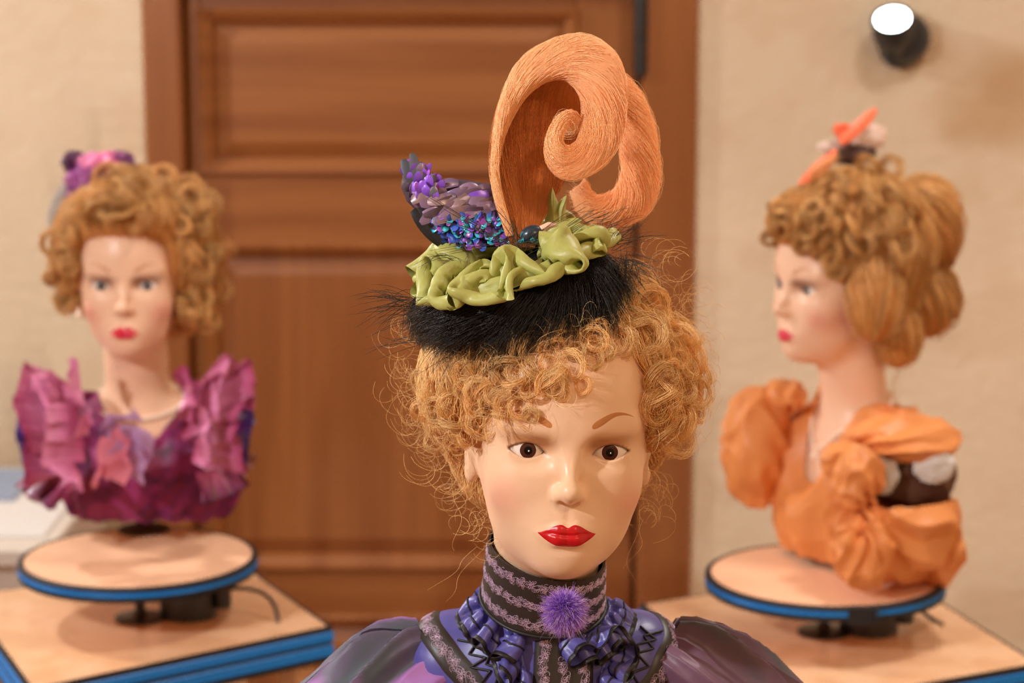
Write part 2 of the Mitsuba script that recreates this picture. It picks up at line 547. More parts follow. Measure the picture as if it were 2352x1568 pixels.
# ------------------------------------------------------------------ materials
def plaster_col(p, n, uv):
    big = fbm(p.x * 1.7 + 3, p.y * 1.7, p.z * 1.3 + 1, octaves=4)
    mid = fbm(p.x * 9, p.y * 9 + 7, p.z * 9, octaves=3)
    c = mix(lin(208, 190, 164), lin(224, 207, 181), smoothstep(0.3, 0.7, big))
    c = mix(c, lin(196, 168, 134), 0.30 * smoothstep(0.5, 0.72, mid))
    # brown damp stain at upper right, grey vertical streaks at far left
    w1 = fbm(p.x * 6, 3.0, p.z * 6, octaves=3) - 0.5
    dx, dz = (p.x - 0.90) / 0.15 + w1 * 1.6, (p.z - 1.40) / 0.075 + w1 * 2.2
    c = mix(c, lin(178, 136, 92), 0.62 * smoothstep(1.4, 0.3, dr.sqrt(dx * dx + dz * dz)))
    dx, dz = (p.x - 0.735) / 0.06 + w1, (p.z - 1.475) / 0.04 + w1
    c = mix(c, lin(184, 142, 98), 0.45 * smoothstep(1.5, 0.2, dr.sqrt(dx * dx + dz * dz)))
    st = noise(p.x * 38 + 2 * w1, 5.0, p.z * 1.6)
    lo = smoothstep(1.45, 1.15, p.z + 0.12 * w1) * smoothstep(-0.66, -0.74, p.x)
    c = mix(c, lin(172, 152, 130), 0.65 * lo * smoothstep(0.5, 0.8, st))
    c = mix(c, lin(160, 128, 96), 0.35 * smoothstep(0.0, 1.0, 1 - dr.abs(p.z - 1.475 - 0.01 * w1) / 0.05) * smoothstep(-0.66, -0.7, p.x) * smoothstep(0.35, 0.7, mid))
    return c


def plaster_h(p, n, uv):
    return 0.6 * fbm(p.x * 60, p.y * 60, p.z * 60, octaves=3) + 0.4 * fbm(p.x * 14, p.y * 14, p.z * 14, octaves=2)


mat('plaster', {'type': 'bumpmap', 'arbitrary': mikit.proc(plaster_h), 'scale': 0.004, 'bsdf': principled(mikit.proc(plaster_col), 0.85, specular=0.2)})


def wood_fn(along_z):
    def fn(p, n, uv):
        a, b = (p.x, p.z) if along_z else (p.z, p.x)
        g = fbm(a * 34 + 0.5 * noise(b * 3, a * 5), b * 2.2, p.y * 8, octaves=4)
        f = noise(a * 260, b * 7)
        c = mix(lin(132, 77, 36), lin(148, 92, 47), smoothstep(0.25, 0.75, g))
        c = mix(c, lin(118, 62, 28), 0.14 * smoothstep(0.55, 0.85, f))
        return mix(c, lin(150, 98, 66), 0.25 * smoothstep(0.45, 0.75, fbm(p.x * 4 + 9, p.z * 3, octaves=3)))
    return fn


for nm, v in (('door_wood_upright', True), ('door_wood_level', False)):
    mat(nm, principled(mikit.proc(wood_fn(v)), 0.38, specular=0.45))
mat('black_metal', principled(lin(22, 22, 25), 0.35, specular=0.6))
mat('lamp_black', principled(lin(30, 31, 34), 0.4, specular=0.5))


def top_wood(p, n, uv):
    g = fbm(p.x * 6 + p.y * 22, p.y * 5 - p.x * 24, octaves=4)
    return mix(lin(214, 168, 128), lin(225, 183, 146), smoothstep(0.3, 0.7, g))


mat('table_wood', principled(mikit.proc(top_wood), 0.19, specular=0.5))
mat('disc_board', principled(lin(226, 180, 146), 0.55, specular=0.35))
mat('blue_trim', principled(lin(0, 116, 196), 0.42, specular=0.4))
mat('black_trim', principled(lin(18, 18, 22), 0.6))
mat('floor_boards', principled(mikit.proc(lambda p, n, uv: mix(lin(120, 74, 40), lin(150, 98, 58), fbm(p.x * 30, p.y * 2, octaves=3))), 0.4))
mat('white_paint', principled(lin(200, 192, 182), 0.6))
mat('paper_white', principled(lin(204, 202, 200), 0.7))
mat('paper_blue', principled(lin(132, 146, 168), 0.7))
mat('vc_skin', principled(VC, 0.36, specular=0.42))
mat('eye_white', principled(lin(226, 214, 206), 0.16, specular=0.5, clearcoat=0.6, clearcoat_gloss=0.95))
mat('iris_brown', principled(lin(74, 40, 30), 0.3, specular=0.2))
mat('iris_grey', principled(lin(70, 80, 86), 0.25, specular=0.5))
mat('pupil_black', principled(lin(12, 8, 8), 0.3, specular=0.2))
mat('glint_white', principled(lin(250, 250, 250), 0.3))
mat('lip_red', principled(lin(190, 16, 24), 0.32, specular=0.45))
mat('lip_pink', principled(lin(204, 28, 62), 0.3, specular=0.5))
mat('brow_brown', principled(lin(186, 122, 70), 0.5))
mat('brow_pale', principled(lin(200, 150, 116), 0.5))

# ------------------------------------------------------------------ the room
LX, RX, FY, ZC = -2.1, 2.1, -1.6, 2.95


def wx(px, py=420):
    return onwall(px, py)[0]


def wz(py):
    return onwall(1176, py)[2]


S = dict(kind='structure')
DL, DR, DTOP = wx(332, 200), wx(1601, 200), wz(-150)
add('wall_back_left', box((LX, WALL_Y, 0), (DL, WALL_Y + 0.2, ZC)), 'plaster', False, **S)
add('wall_back_right', box((DR, WALL_Y, 0), (RX, WALL_Y + 0.2, ZC)), 'plaster', False, **S)
add('wall_back_top', box((DL, WALL_Y, DTOP), (DR, WALL_Y + 0.2, ZC)), 'plaster', False, **S)
add('wall_left', box((LX - 0.15, FY, 0), (LX, WALL_Y + 0.2, ZC)), 'plaster', False, **S)
add('wall_right', box((RX, FY, 0), (RX + 0.15, WALL_Y + 0.2, ZC)), 'plaster', False, **S)
add('wall_front', box((LX, FY - 0.15, 0), (RX, FY, ZC)), 'plaster', False, **S)
add('ceiling', box((LX - .15, FY - .15, ZC), (RX + .15, WALL_Y + 0.2, ZC + 0.1)), 'white_paint', False, **S)
add('floor', box((LX - .15, FY - .15, -0.1), (RX + .15, WALL_Y + 0.2, 0)), 'floor_boards', False, **S)
add('baseboard_back_left', box((LX, WALL_Y - 0.018, 0), (DL - 0.0, WALL_Y, 0.11), 0.004), 'door_wood_level', False, **S)
add('baseboard_back_right', box((DR, WALL_Y - 0.018, 0), (RX, WALL_Y, 0.11), 0.004), 'door_wood_level', False, **S)


def raised_panel(x0, x1, z0, z1, y):
    """a fielded panel: flat centre, sloping border, sunk edge"""
    b = 0.032
    ring = lambda d, yy: [(x0 + d, yy, z0 + d), (x1 - d, yy, z0 + d), (x1 - d, yy, z1 - d), (x0 + d, yy, z1 - d)]
    v = np.array(ring(0, y + 0.012) + ring(0.004, y + 0.0125) + ring(b, y + 0.001) + ring(b + 0.004, y) + [((x0 + x1) / 2, y, (z0 + z1) / 2)])
    f = []
    for k in range(3):
        for i in range(4):
            a, c = 4 * k + i, 4 * k + (i + 1) % 4
            f += [(a, c, c + 4), (a, c + 4, a + 4)]
    f += [(12 + i, 12 + (i + 1) % 4, 16) for i in range(4)]
    return v, np.array(f)


def moulding(x0, x1, z0, z1, y, w=0.026, t=0.014):
    """a rounded moulding that frames the opening x0..x1, z0..z1 from inside"""
    prof = [(0, 0.0), (0.0, -t * 0.75), (w * 0.18, -t), (w * 0.4, -t * 0.9), (w * 0.62, -t * 0.35), (w * 0.8, -t * 0.2), (w, 0.004), (w, 0.014)]
    rings = [[(x0 + d, y + h, z0 + d), (x1 - d, y + h, z0 + d), (x1 - d, y + h, z1 - d), (x0 + d, y + h, z1 - d)] for d, h in prof]
    v = np.array(rings).reshape(-1, 3)
    f = []
    for k in range(len(prof) - 1):
        for i in range(4):
            a, c = 4 * k + i, 4 * k + (i + 1) % 4
            f += [(a, c, c + 4), (a, c + 4, a + 4)]
    return v, np.array(f)


yd = WALL_Y + 0.03          # face of the door leaf; the frame stands a little proud of the wall
xs_ = [wx(430), wx(462), wx(1322), wx(1462)]     # leaf left edge, panel left, panel right, leaf right edge
zt0, zt1 = wz(398), wz(26)      # top panel opening
zm0, zm1 = wz(1312), wz(566)     # middle panel opening
zb0, zb1 = 0.14, wz(1425)
D = 'door_1'
add(D + '__frame', cat_meshes([box((DL, WALL_Y - 0.015, 0), (xs_[0] - 0.004, WALL_Y + 0.10, DTOP), 0.006)]), 'door_wood_upright', False)
add(D + '__frame', cat_meshes([box((xs_[3] + 0.006, WALL_Y - 0.015, 0), (DR, WALL_Y + 0.10, DTOP), 0.006)]), 'door_wood_upright', False)
add(D + '__frame', box((DL, WALL_Y - 0.013, DTOP - 0.09), (DR, WALL_Y + 0.10, DTOP), 0.006), 'door_wood_level', False)
ztop = DTOP - 0.10
add(D + '__stile', box((xs_[0], yd, 0.01), (xs_[1], yd + 0.04, ztop), 0.003), 'door_wood_upright', False)
add(D + '__stile', box((xs_[2], yd, 0.01), (xs_[3], yd + 0.04, ztop), 0.003), 'door_wood_upright', False)
for a, b in ((zt1, ztop), (zm1, zt0), (zb1, zm0), (0.01, zb0)):
    add(D + '__rail', box((xs_[1], yd, a), (xs_[2], yd + 0.04, b), 0.002), 'door_wood_level', False)
for k, (a, b) in enumerate(((zt0, zt1), (zm0, zm1), (zb0, zb1))):
    m = 'door_wood_level' if k == 0 else 'door_wood_upright'
    add(D + '__panel', raised_panel(xs_[1] + 0.020, xs_[2] - 0.020, a + 0.020, b - 0.020, yd + 0.002), m, False)
    add(D + '__moulding', moulding(xs_[1] - 0.004, xs_[2] + 0.004, a - 0.004, b + 0.004, yd), m, 20)
tag(D, 'brown wooden door with raised panels and a black hinge behind the three mannequins', kind='structure')
hx = wx(1470, 80)
hz = wz(168)
k = add(D + '__hinge', cat_meshes([lathe([(0, hz - .012), (.006, hz - .008), (.006, hz - .002), (.0105, hz), (.0105, hz + .062), (.0095, hz + .063), (.0095, hz + .065), (.0105, hz + .066), (.0105, hz + .2), (0, hz + .2)], 20, (hx, WALL_Y - 0.018, 0)),
                                   box((hx - 0.012, WALL_Y - 0.0185, hz + .002), (hx + 0.013, WALL_Y - 0.0145, hz + .17), 0.001)]), 'black_metal', 30, 'black door hinge')

# ------------------------------------------------------------------ lamps
def spot_lamp(key, pos, aim, rad, r, label, base_dir, group=None, base_len=0.09):
    """a black round wall or ceiling spot: mounting dish, arm, drum with a glowing face"""
    pos, aim = np.asarray(pos, float), np.asarray(aim, float)
    z = aim - pos
    z /= np.linalg.norm(z)
    x = np.cross(z, [0, 0, 1.0])
    x /= np.linalg.norm(x)
    M = np.eye(4)
    M[:3, :3] = np.stack([x, np.cross(z, x), z], 1)
    M[:3, 3] = pos
    drum = lathe([(r * .9, .002), (r * .97, .004), (r * 1.06, .004), (r * 1.1, 0), (r * 1.1, -.03), (r * .95, -.05), (r * .55, -.075), (0, -.075)], 40)
    add(key + '__housing', xf((drum[0], drum[1][:, ::-1]), M), 'lamp_black', 35)
    face = lathe([(0, 0.0), (r * .5, .0008), (r * .93, 0.0)], 40)
    v, f = xf(face, M)
    nrm = np.cross(v[f[:, 1]] - v[f[:, 0]], v[f[:, 2]] - v[f[:, 0]])
    f = np.where((nrm @ z < 0)[:, None], f[:, ::-1], f)
    add(key + '__lens', (v, f), 'glint_white', False, 'glowing round lens', emitter={'type': 'area', 'radiance': rgb(rad)})
    bd = np.asarray(base_dir, float)
    back = pos - z * 0.055
    foot = back + bd * base_len
    add(key + '__arm', tube([back, back + bd * base_len * .5, foot], 0.011, 10), 'lamp_black', 30)
    bx = np.cross(bd, [0.3, 0.2, 1.0])
    bx /= np.linalg.norm(bx)
    B = np.eye(4)
    B[:3, :3] = np.stack([bx, np.cross(bd, bx), bd], 1)
    B[:3, 3] = foot
    add(key + '__mount', xf(lathe([(0, -.014), (.03, -.014), (.042, -.008), (.044, 0), (0, 0)], 36), B), 'lamp_black', 30)
    tag(key, label, 'lamp', group)


def wall_foot(pos, axis, plane):
    return abs(plane - pos[axis])


for nm, (pos, aim, rad, r), ax, lab in (('wall_spot_lamp', KEY, 0, 'black round spot lamp on the left wall nearer the camera'), ('wall_spot_lamp', SIDE, 0, 'black round spot lamp on the left wall beside the far tables')):
    k = nm
    n_ = 1
    while k + '__lens' in scene:
        k = f'{nm}_{n_:03d}'
        n_ += 1
    zdir = np.asarray(aim) - np.asarray(pos)
    back = np.asarray(pos) - zdir / np.linalg.norm(zdir) * 0.055
    spot_lamp(k, pos, aim, rad, r, lab, (-1, 0, 0), base_len=back[0] - LX)
# the lamp in view, high on the back wall at right, its face turned up and out
lc = onwall(2050, 45, WALL_Y - 0.085)
spot_lamp('wall_spot_lamp_002', lc, lc + np.array([-0.16, -0.55, 0.62]), (14, 16, 16.5), 0.034, 'small black round spot lamp glowing white on the beige wall above the orange bust', (0.42, 0.9, -0.12), base_len=0.048)
dc = onwall(2078, 88, WALL_Y - 0.03)
add('wall_spot_lamp_002__dish', xf(lathe([(0, -.03), (.03, -.028), (.040, -.018), (.046, 0), (.047, .03), (0, .03)], 40), np.array([[1, 0, 0, dc[0]], [0, 0, 1, dc[1]], [0, -1, 0, dc[2]], [0, 0, 0, 1.0]])), 'lamp_black', 35)
kc = onwall(2044, 138, WALL_Y - 0.05)
add('wall_spot_lamp_002__knob', cat_meshes([sphere(kc, 0.0085, 2), tube([kc, kc + [0.004, 0.02, 0.035]], 0.0055, 8), tube([kc + [0, 0, 0], kc + [0.003, 0, -0.012]], 0.004, 8)]), 'lamp_black', 30)
for i, (pos, rad, r) in enumerate(CEIL_FILL):  # added fill lamps overhead, out of view
    k = 'ceiling_fill_lamp' + (f'_{i:03d}' if i else '')
    add(k + '__shade', lathe([(r * .3, .05), (r * .6, .048), (r, .012), (r * 1.05, 0), (r * 1.02, -.006), (r * .96, -.002)], 48, pos), 'black_metal', 30)
    v, f = lathe([(0, -.03), (r * .5, -.024), (r * .95, 0)], 48, pos)
    nrm = np.cross(v[f[:, 1]] - v[f[:, 0]], v[f[:, 2]] - v[f[:, 0]])
    f = np.where((nrm[:, 2] > 0)[:, None], f[:, ::-1], f)
    add(k + '__bowl', (v, f), 'glint_white', True, emitter={'type': 'area', 'radiance': rgb(rad)})
    tag(k, 'round warm ceiling lamp added as fill light ' + ('behind the camera', 'over the far tables', 'over the left part of the room')[i], 'lamp')

# ------------------------------------------------------------------ tables
TZ = 0.79


def podium_table(key, corners, label):
    """small wooden table, its thick edge wrapped in two blue ribbed bands between black ones"""
    c = np.array([[*q[:2], TZ] for q in corners])
    mid = c.mean(0)
    def ring(out, dz):
        d = c[:, :2] - mid[:2]
        return np.c_[c[:, :2] + d / np.linalg.norm(d, axis=1, keepdims=True) * out, np.full(4, TZ + dz)]
    def slab(out, z0, z1):
        v = np.vstack([ring(out, z0), ring(out, z1)])
        f = [(0, 2, 1), (0, 3, 2), (4, 5, 6), (4, 6, 7)]
        for i in range(4):
            a, b = i, (i + 1) % 4
            f += [(a, b, b + 4), (a, b + 4, a + 4)]
        m = trimesh.Trimesh(v, np.array(f), process=False)
        m.fix_normals()
        return np.array(m.vertices), np.array(m.faces)
    add(key + '__tabletop', slab(0, -0.045, 0), 'table_wood', False)
    add(key + '__edge_band', slab(0.0035, -0.005, 0.0012), 'black_trim', False, 'black edge band')
    # keep the wooden top visible above the band
    add(key + '__top_sheet', slab(-0.004, 0.0, 0.0016), 'table_wood', False)
    for z0, z1 in ((-0.0185, -0.0055), (-0.0385, -0.0235)):
        prof = [(0.0035, z0), (0.0065, z0 + .002), (0.0055, (z0 + z1) / 2 - .001), (0.0065, (z0 + z1) / 2), (0.0055, (z0 + z1) / 2 + .001), (0.0065, z1 - .002), (0.0035, z1)]
        v = np.vstack([ring(o, dz) for o, dz in prof])
        f = []
        for k in range(len(prof) - 1):
            for i in range(4):
                a, b = 4 * k + i, 4 * k + (i + 1) % 4
                f += [(a, b, b + 4), (a, b + 4, a + 4)]
        add(key + '__blue_band', (v, np.array(f)), 'blue_trim', 20, 'bright blue ribbed edge band')
    for z0, z1 in ((-0.0235, -0.0185), (-0.0455, -0.0385)):
        add(key + '__edge_band', slab(0.0035, z0, z1), 'black_trim', False, 'black edge band')
    for i in range(4):
        d = mid[:2] - c[i, :2]
        q = c[i, :2] + d / np.linalg.norm(d) * 0.045
        a, b = c[(i + 1) % 4, :2] - c[i, :2], c[(i - 1) % 4, :2] - c[i, :2]
        v = lathe([(0, 0), (.013, 0), (.016, .01), (.022, .5), (.024, TZ - .045), (0, TZ - .045)], 4, (q[0], q[1], 0))
        add(key + '__leg', v, 'table_wood', False)
    tag(key, label, 'table')


cL = [onz(757, 1440, TZ), onz(560, 1300, TZ), onz(-84, 1366, TZ), onz(73, 1584, TZ)]
podium_table('podium_table', cL, 'small wooden table with blue and black edge under the purple bust')
cR = [(0.655, 2.705), (0.537, 3.145), (0.177, 2.965), (0.295, 2.525)]
podium_table('podium_table_001', cR, 'small wooden table with blue and black edge under the orange bust')


def display_stand(key, c, R, label, box_off, cable, clip=None):
    """round board with a blue trimmed rim on a thin post, black motor box under it"""
    zd = c[2]
    o = (c[0], c[1], 0)
    th = 0.0175
    add(key + '__board', lathe([(0, zd), (R - .004, zd), (R - .002, zd - .002), (R - .002, zd - th), (0, zd - th)], 128, o), 'disc_board', 30, 'pale wooden round board')
    add(key + '__black_rim', lathe([(R - .0045, zd + .0008), (R - .001, zd + .0012), (R + .0032, zd - .001), (R + .0036, zd - .0042), (R - .001, zd - .0048)], 128, o), 'black_trim', 30, 'black piping')
    add(key + '__blue_rim', lathe([(R - .001, zd - .0030), (R + .0025, zd - .0040), (R + .0020, zd - .0060), (R + .0036, zd - .0070), (R + .0026, zd - .0085), (R + .0036, zd - .0100), (R + .0022, zd - .0120), (R - .001, zd - .0130)], 128, o), 'blue_trim', 25, 'bright blue ribbed trim')
    add(key + '__black_rim', lathe([(R - .001, zd - .0118), (R + .0034, zd - .0124), (R + .0026, zd - .0180), (R - .004, zd - .0190)], 128, o), 'black_trim', 30, 'black piping')
    add(key + '__post', lathe([(0, TZ + .0035), (.030, TZ + .0035), (.030, TZ + .0055), (.010, TZ + .008), (.0065, TZ + .014), (.0065, TZ + .03), (.0085, TZ + .034), (.0085, TZ + .05), (.0105, TZ + .055), (.0105, zd - th), (0, zd - th)], 32, o), 'black_metal', 30, 'thin black post')
    add(key + '__foot', lathe([(0, TZ + .0016), (.034, TZ + .0016), (.034, TZ + .004), (0, TZ + .004)], 48, o), 'black_metal', 30)
    bo = (c[0] + box_off[0], c[1] + box_off[1], 0)
    add(key + '__motor_box', lathe([(0, TZ + .0018), (.036, TZ + .0018), (.038, TZ + .004), (.038, TZ + .036), (.041, TZ + .038), (.041, zd - th - .004), (0, zd - th)], 48, bo), 'black_metal', 35, 'black round motor box')
    add(key + '__motor_box_cap', lathe([(0, 0), (.012, 0), (.012, .022), (0, .022)], 20, (bo[0] + .046, bo[1] - .004, TZ + .014)), 'black_metal', 30)
    add(key + '__cable', tube(cable, 0.0028, 8, 40), 'black_trim', 30, 'black cable')
    tag(key, label, 'stand')


DLc = at(318, 1272, 2.99)
DRc = at(1895, 1318, 2.93)
for c in (DLc, DRc):
    c[2] = 0.876 if c is DLc else 0.870
display_stand('display_stand', DLc, 0.1535, 'round blue rimmed display board on a black post carrying the purple bust',
              (0.062, 0.015), [DLc + [.10, .02, -.05], DLc + [.13, .03, -.052], DLc + [.165, .01, -.055], DLc + [.185, -.02, -.083]])
display_stand('display_stand_001', DRc, 0.1515, 'round blue rimmed display board on a black post carrying the orange bust',
              (0.060, 0.010), [DRc + [.10, .02, -.05], DRc + [.125, .06, -.06], DRc + [.15, .05, -.075], DRc + [.16, .03, -.0765]])
# dark clip on the front of the right rim
a0 = math.atan2(-1, 0.22)
q = DRc + [0.1515 * math.cos(-1.50), 0.1515 * math.sin(-1.50), 0]
add('display_stand_001__clip', cat_meshes([box(q + [-.003, -.0062, -.021], q + [.027, .0035, .0022], .0012), tube([q + [.030, -.0058, -.018], q + [.030, -.0058, .001]], .0028, 8)]), 'black_trim', False, 'black joint clip on the rim')

# white ledge with papers at far left behind the table
b0, b1 = onwall(-200, 1145, 3.75), onwall(150, 1145, 3.75)
zl = onwall(0, 1243, 3.55)[2]
add('low_bench__top', box((-1.35, 3.50, zl - 0.03), (-0.735, 4.08, zl), .004), 'white_paint', False)
add('low_bench__front', box((-1.33, 3.53, 0.0), (-0.755, 3.56, zl - 0.03)), 'white_paint', False)
add('low_bench__side', box((-0.785, 3.56, 0), (-0.755, 4.07, zl - .03)), 'white_paint', False)
add('low_bench__side', box((-1.33, 3.56, 0), (-1.30, 4.07, zl - .03)), 'white_paint', False)
tag('low_bench', 'cream low bench by the wall at the far left edge', 'bench')
add('paper_sheet', box((-1.12, 3.57, zl), (-0.76, 3.93, zl + .004), .0015), 'paper_white', False, 'pile of white paper on the cream bench at far left', 'paper')
add('folder', box((-1.16, 3.80, zl + .0042), (-0.86, 4.03, zl + .009), .001), 'paper_blue', False, 'pale blue folder lying on white paper at far left', 'folder')
# ------------------------------------------------------------------ the three mannequins
MAIN = frame(at(1307, 1037, 1.665), yaw=4.5, pitch=3.0, roll=2.5)
MLEFT = frame(at(285, 657, 2.97), yaw=1.5, pitch=0.0, roll=0.0)
MRIGHT = frame(at(1822, 661, 2.91), yaw=-63.0, pitch=0.0, roll=0.0)
SKIN, BLUSH, SHADOW = lin(230, 192, 158), lin(226, 152, 132), lin(166, 108, 62)
SKIN2, BLUSH2, SHADOW2 = lin(230, 190, 162), lin(214, 130, 118), lin(130, 92, 74)


def build_mannequin(key, M, fn, head_mesh, sk, iris, lip, iris_r, label, brow='brow_brown', lip_scale=1.0):
    v, f = head_mesh
    add(key + '__skin', xf((v, f), M), 'vc_skin', True, color=skin_color(v, *sk))
    ep = eye_parts(iris_r)
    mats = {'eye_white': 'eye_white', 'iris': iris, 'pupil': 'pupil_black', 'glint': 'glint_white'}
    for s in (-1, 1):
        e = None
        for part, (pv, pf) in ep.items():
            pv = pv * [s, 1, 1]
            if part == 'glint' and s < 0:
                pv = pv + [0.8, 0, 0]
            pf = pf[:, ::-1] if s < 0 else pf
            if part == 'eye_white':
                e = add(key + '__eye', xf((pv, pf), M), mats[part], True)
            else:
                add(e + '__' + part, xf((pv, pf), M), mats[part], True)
    add(key + '__lips', xf(decal(fn, lip_outline() * [lip_scale, 1.0]), M), lip, True, 'red painted lips')
    for s in (-1, 1):
        add(key + '__eyebrow', xf(decal(fn, brow_outline(s), step=0.8, lift=0.12), M), brow, True, 'brown painted eyebrow' if lip_scale == 1.0 else 'pale brown painted eyebrow')
    tag(key, label, 'mannequin')


import time as _t
_t0 = _t.time()
fn_main = lambda p: head_fn(p, False)
fn_bust = lambda p: head_fn(p, True)
head_mesh = surface_nets(fn_main, (-85, -45, -175), (85, 185, 128), 1.6)
print('head', len(head_mesh[0]), _t.time() - _t0)
bust_mesh = surface_nets(fn_bust, (-170, -45, -385), (170, 215, 128), 3.0)
print('bust', len(bust_mesh[0]), _t.time() - _t0)
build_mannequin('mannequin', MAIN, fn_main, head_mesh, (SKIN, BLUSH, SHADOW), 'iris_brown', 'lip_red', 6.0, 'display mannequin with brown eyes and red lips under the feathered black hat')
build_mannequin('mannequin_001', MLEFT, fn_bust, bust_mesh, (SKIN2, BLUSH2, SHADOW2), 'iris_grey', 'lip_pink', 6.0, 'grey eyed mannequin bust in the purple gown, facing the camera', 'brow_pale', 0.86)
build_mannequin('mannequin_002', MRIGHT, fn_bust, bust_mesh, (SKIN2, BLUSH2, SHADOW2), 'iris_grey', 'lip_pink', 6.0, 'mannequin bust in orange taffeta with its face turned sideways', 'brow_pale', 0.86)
print('mannequins', _t.time() - _t0)
# ------------------------------------------------------------------ wigs
mat('vc_hair', principled(VC, 0.42, specular=0.45))
mat('hair_under', principled(lin(186, 128, 70), 0.6, specular=0.3))
HAIR = [lin(242, 206, 144), lin(226, 184, 118), lin(200, 150, 88), lin(248, 220, 166), lin(231, 192, 128)]
HAIR2 = [lin(220, 172, 106), lin(196, 144, 80), lin(160, 108, 54), lin(230, 188, 126)]


def hit(M, fn, px, py, lo=1.2, hi=3.4):
    """first point of fn(local) = 0 on the camera rays through the pixels (local mm); nan where it misses"""
    px, py = np.atleast_1d(px).astype(float), np.atleast_1d(py).astype(float)
    d = FW + RT * (px[:, None] - W / 2) / F - UP * (py[:, None] - H / 2) / F
    d /= np.linalg.norm(d, axis=1, keepdims=True)
    Mi = np.linalg.inv(M)
    o = Mi[:3, :3] @ CAM + Mi[:3, 3]
    dl = d @ Mi[:3, :3].T
    L = np.linalg.norm(dl, axis=1, keepdims=True)
    dl = dl / L
    t = np.full(len(px), np.linalg.norm(o) - 330.0)
    for _ in range(90):
        t = t + 0.8 * np.clip(fn(o + dl * t[:, None]), -20, 40)
    p = o + dl * t[:, None]
    ok = np.abs(fn(p)) < 1.5
    return np.where(ok[:, None], p, np.nan)


def normals_of(fn, p, e=1.0):
    g = gradient(fn, p, e)
    return g / (np.linalg.norm(g, axis=1, keepdims=True) + 1e-9)


def flow(fn, starts, target, steps, step, rng, wave=3.0, wl=45.0, lift=1.0, spread=0.0, turn=None):
    """strands that creep over the surface of fn from their starts towards the target point, with soft waves"""
    P = np.empty((len(starts), steps, 3))
    p = starts.copy()
    ph = 6.3 * meshkit.noise(starts / 14.0, 3) * 2 + rng.normal(0, 0.25, len(starts))
    amp = wave * (0.6 + 0.8 * meshkit.noise(starts / 20.0, 9))
    lf = lift * rng.uniform(0.1, 1.6, len(starts))
    for k in range(steps):
        n = normals_of(fn, p)
        d = target - p
        if turn is not None:
            d = d + turn(p)
        d = d - n * (d * n).sum(1, keepdims=True)
        d /= np.linalg.norm(d, axis=1, keepdims=True) + 1e-9
        side = np.cross(n, d)
        d = d + side * (amp / wl * 6.3 * np.cos(ph + 6.3 * k * step / wl))[:, None] * 0.35
        P[:, k] = p + n * (lf + amp * 0.35 * (1 + np.sin(ph + 6.3 * k * step / wl)))[:, None]
        p = p + d * step
        for _ in range(2):
            p = p - n * np.clip(fn(p), -6, 6)[:, None] * 0.8
    return P


def ringlet(c, axis, e1, R, turns, pitch, n, m, rng, frizz=0.14, tail=0.0, flat=1.0):
    """n hairs that coil together about the axis through c; R in mm"""
    axis = axis / np.linalg.norm(axis)
    e1 = e1 - axis * (e1 @ axis)
    e1 /= np.linalg.norm(e1)
    e2 = np.cross(axis, e1) * flat
    t = np.linspace(0, 1, m)[None]
    ph = rng.normal(0, 0.34, (n, 1)) + 2 * np.pi * turns * t * rng.normal(1, 0.06, (n, 1))
    r = R * (1 + rng.normal(0, frizz, (n, 1)) + 0.09 * np.sin(2.3 * ph + rng.uniform(0, 6, (n, 1)))) * (1 - 0.18 * t + tail * t ** 3)
    ax = pitch * turns * (t - 0.5) * rng.normal(1, 0.15, (n, 1)) + rng.normal(0, R * 0.16, (n, 1))
    return c + axis * ax[..., None] + e1 * (r * np.cos(ph))[..., None] + e2 * (r * np.sin(ph))[..., None]


def hair_colors(n, rng, pal, jitter=0.10):
    w = rng.dirichlet(np.ones(len(pal)) * 0.7, n)
    c = w @ np.array(pal)
    return np.clip(c * rng.normal(1, jitter, (n, 1)), 0, 1)


def taper(m, r0, tip=0.35):
    return r0 * np.interp(np.linspace(0, 1, m), [0, 0.12, 0.7, 1], [0.8, 1, 0.9, tip])


# main wig
def wig_fn(p):
    q = mirror(p)
    d = smin(ell(p, (0, 96, 46), (99, 92, 84)), ell(p, (0, 118, -22), (76, 56, 58)), 30)
    d = smin(d, ell(q, (62, 80, 30), (40, 52, 52)), 25)
    ax, z = q[:, 0], p[:, 2]
    # face opening: an oval with vertical sides, up to the hairline
    zz = np.where(z > 10, (z - 10) / 62, (z - 10) / 120)
    op = (np.sqrt((ax / 59.5) ** 4 + zz ** 4 + 1e-9) ** 0.5 - 1) * 58
    d = smax(d, -np.maximum(op, p[:, 1] - 66), 5)
    # ears stay free below
    return smax(d, -(ell(q, (72, 66, -26), (34, 30, 30))), 10)


wig_main = surface_nets(wig_fn, (-135, -30, -110), (135, 225, 150), 3.0)
add('mannequin__wig', xf(wig_main, MAIN), 'hair_under', True, 'curly golden blond wig pinned up under the hat')
rng = np.random.default_rng(11)
both_fn = lambda p: np.minimum(wig_fn(p), fn_main(p))


def sample_mesh(mesh, n, rng):
    v, f = mesh
    a, b, c = v[f[:, 0]], v[f[:, 1]], v[f[:, 2]]
    ar = np.linalg.norm(np.cross(b - a, c - a), axis=1)
    k = rng.choice(len(f), n, p=ar / ar.sum())
    u = rng.random((n, 2))
    u = np.where(u.sum(1, keepdims=True) > 1, 1 - u, u)
    return a[k] + (b - a)[k] * u[:, :1] + (c - a)[k] * u[:, 1:]


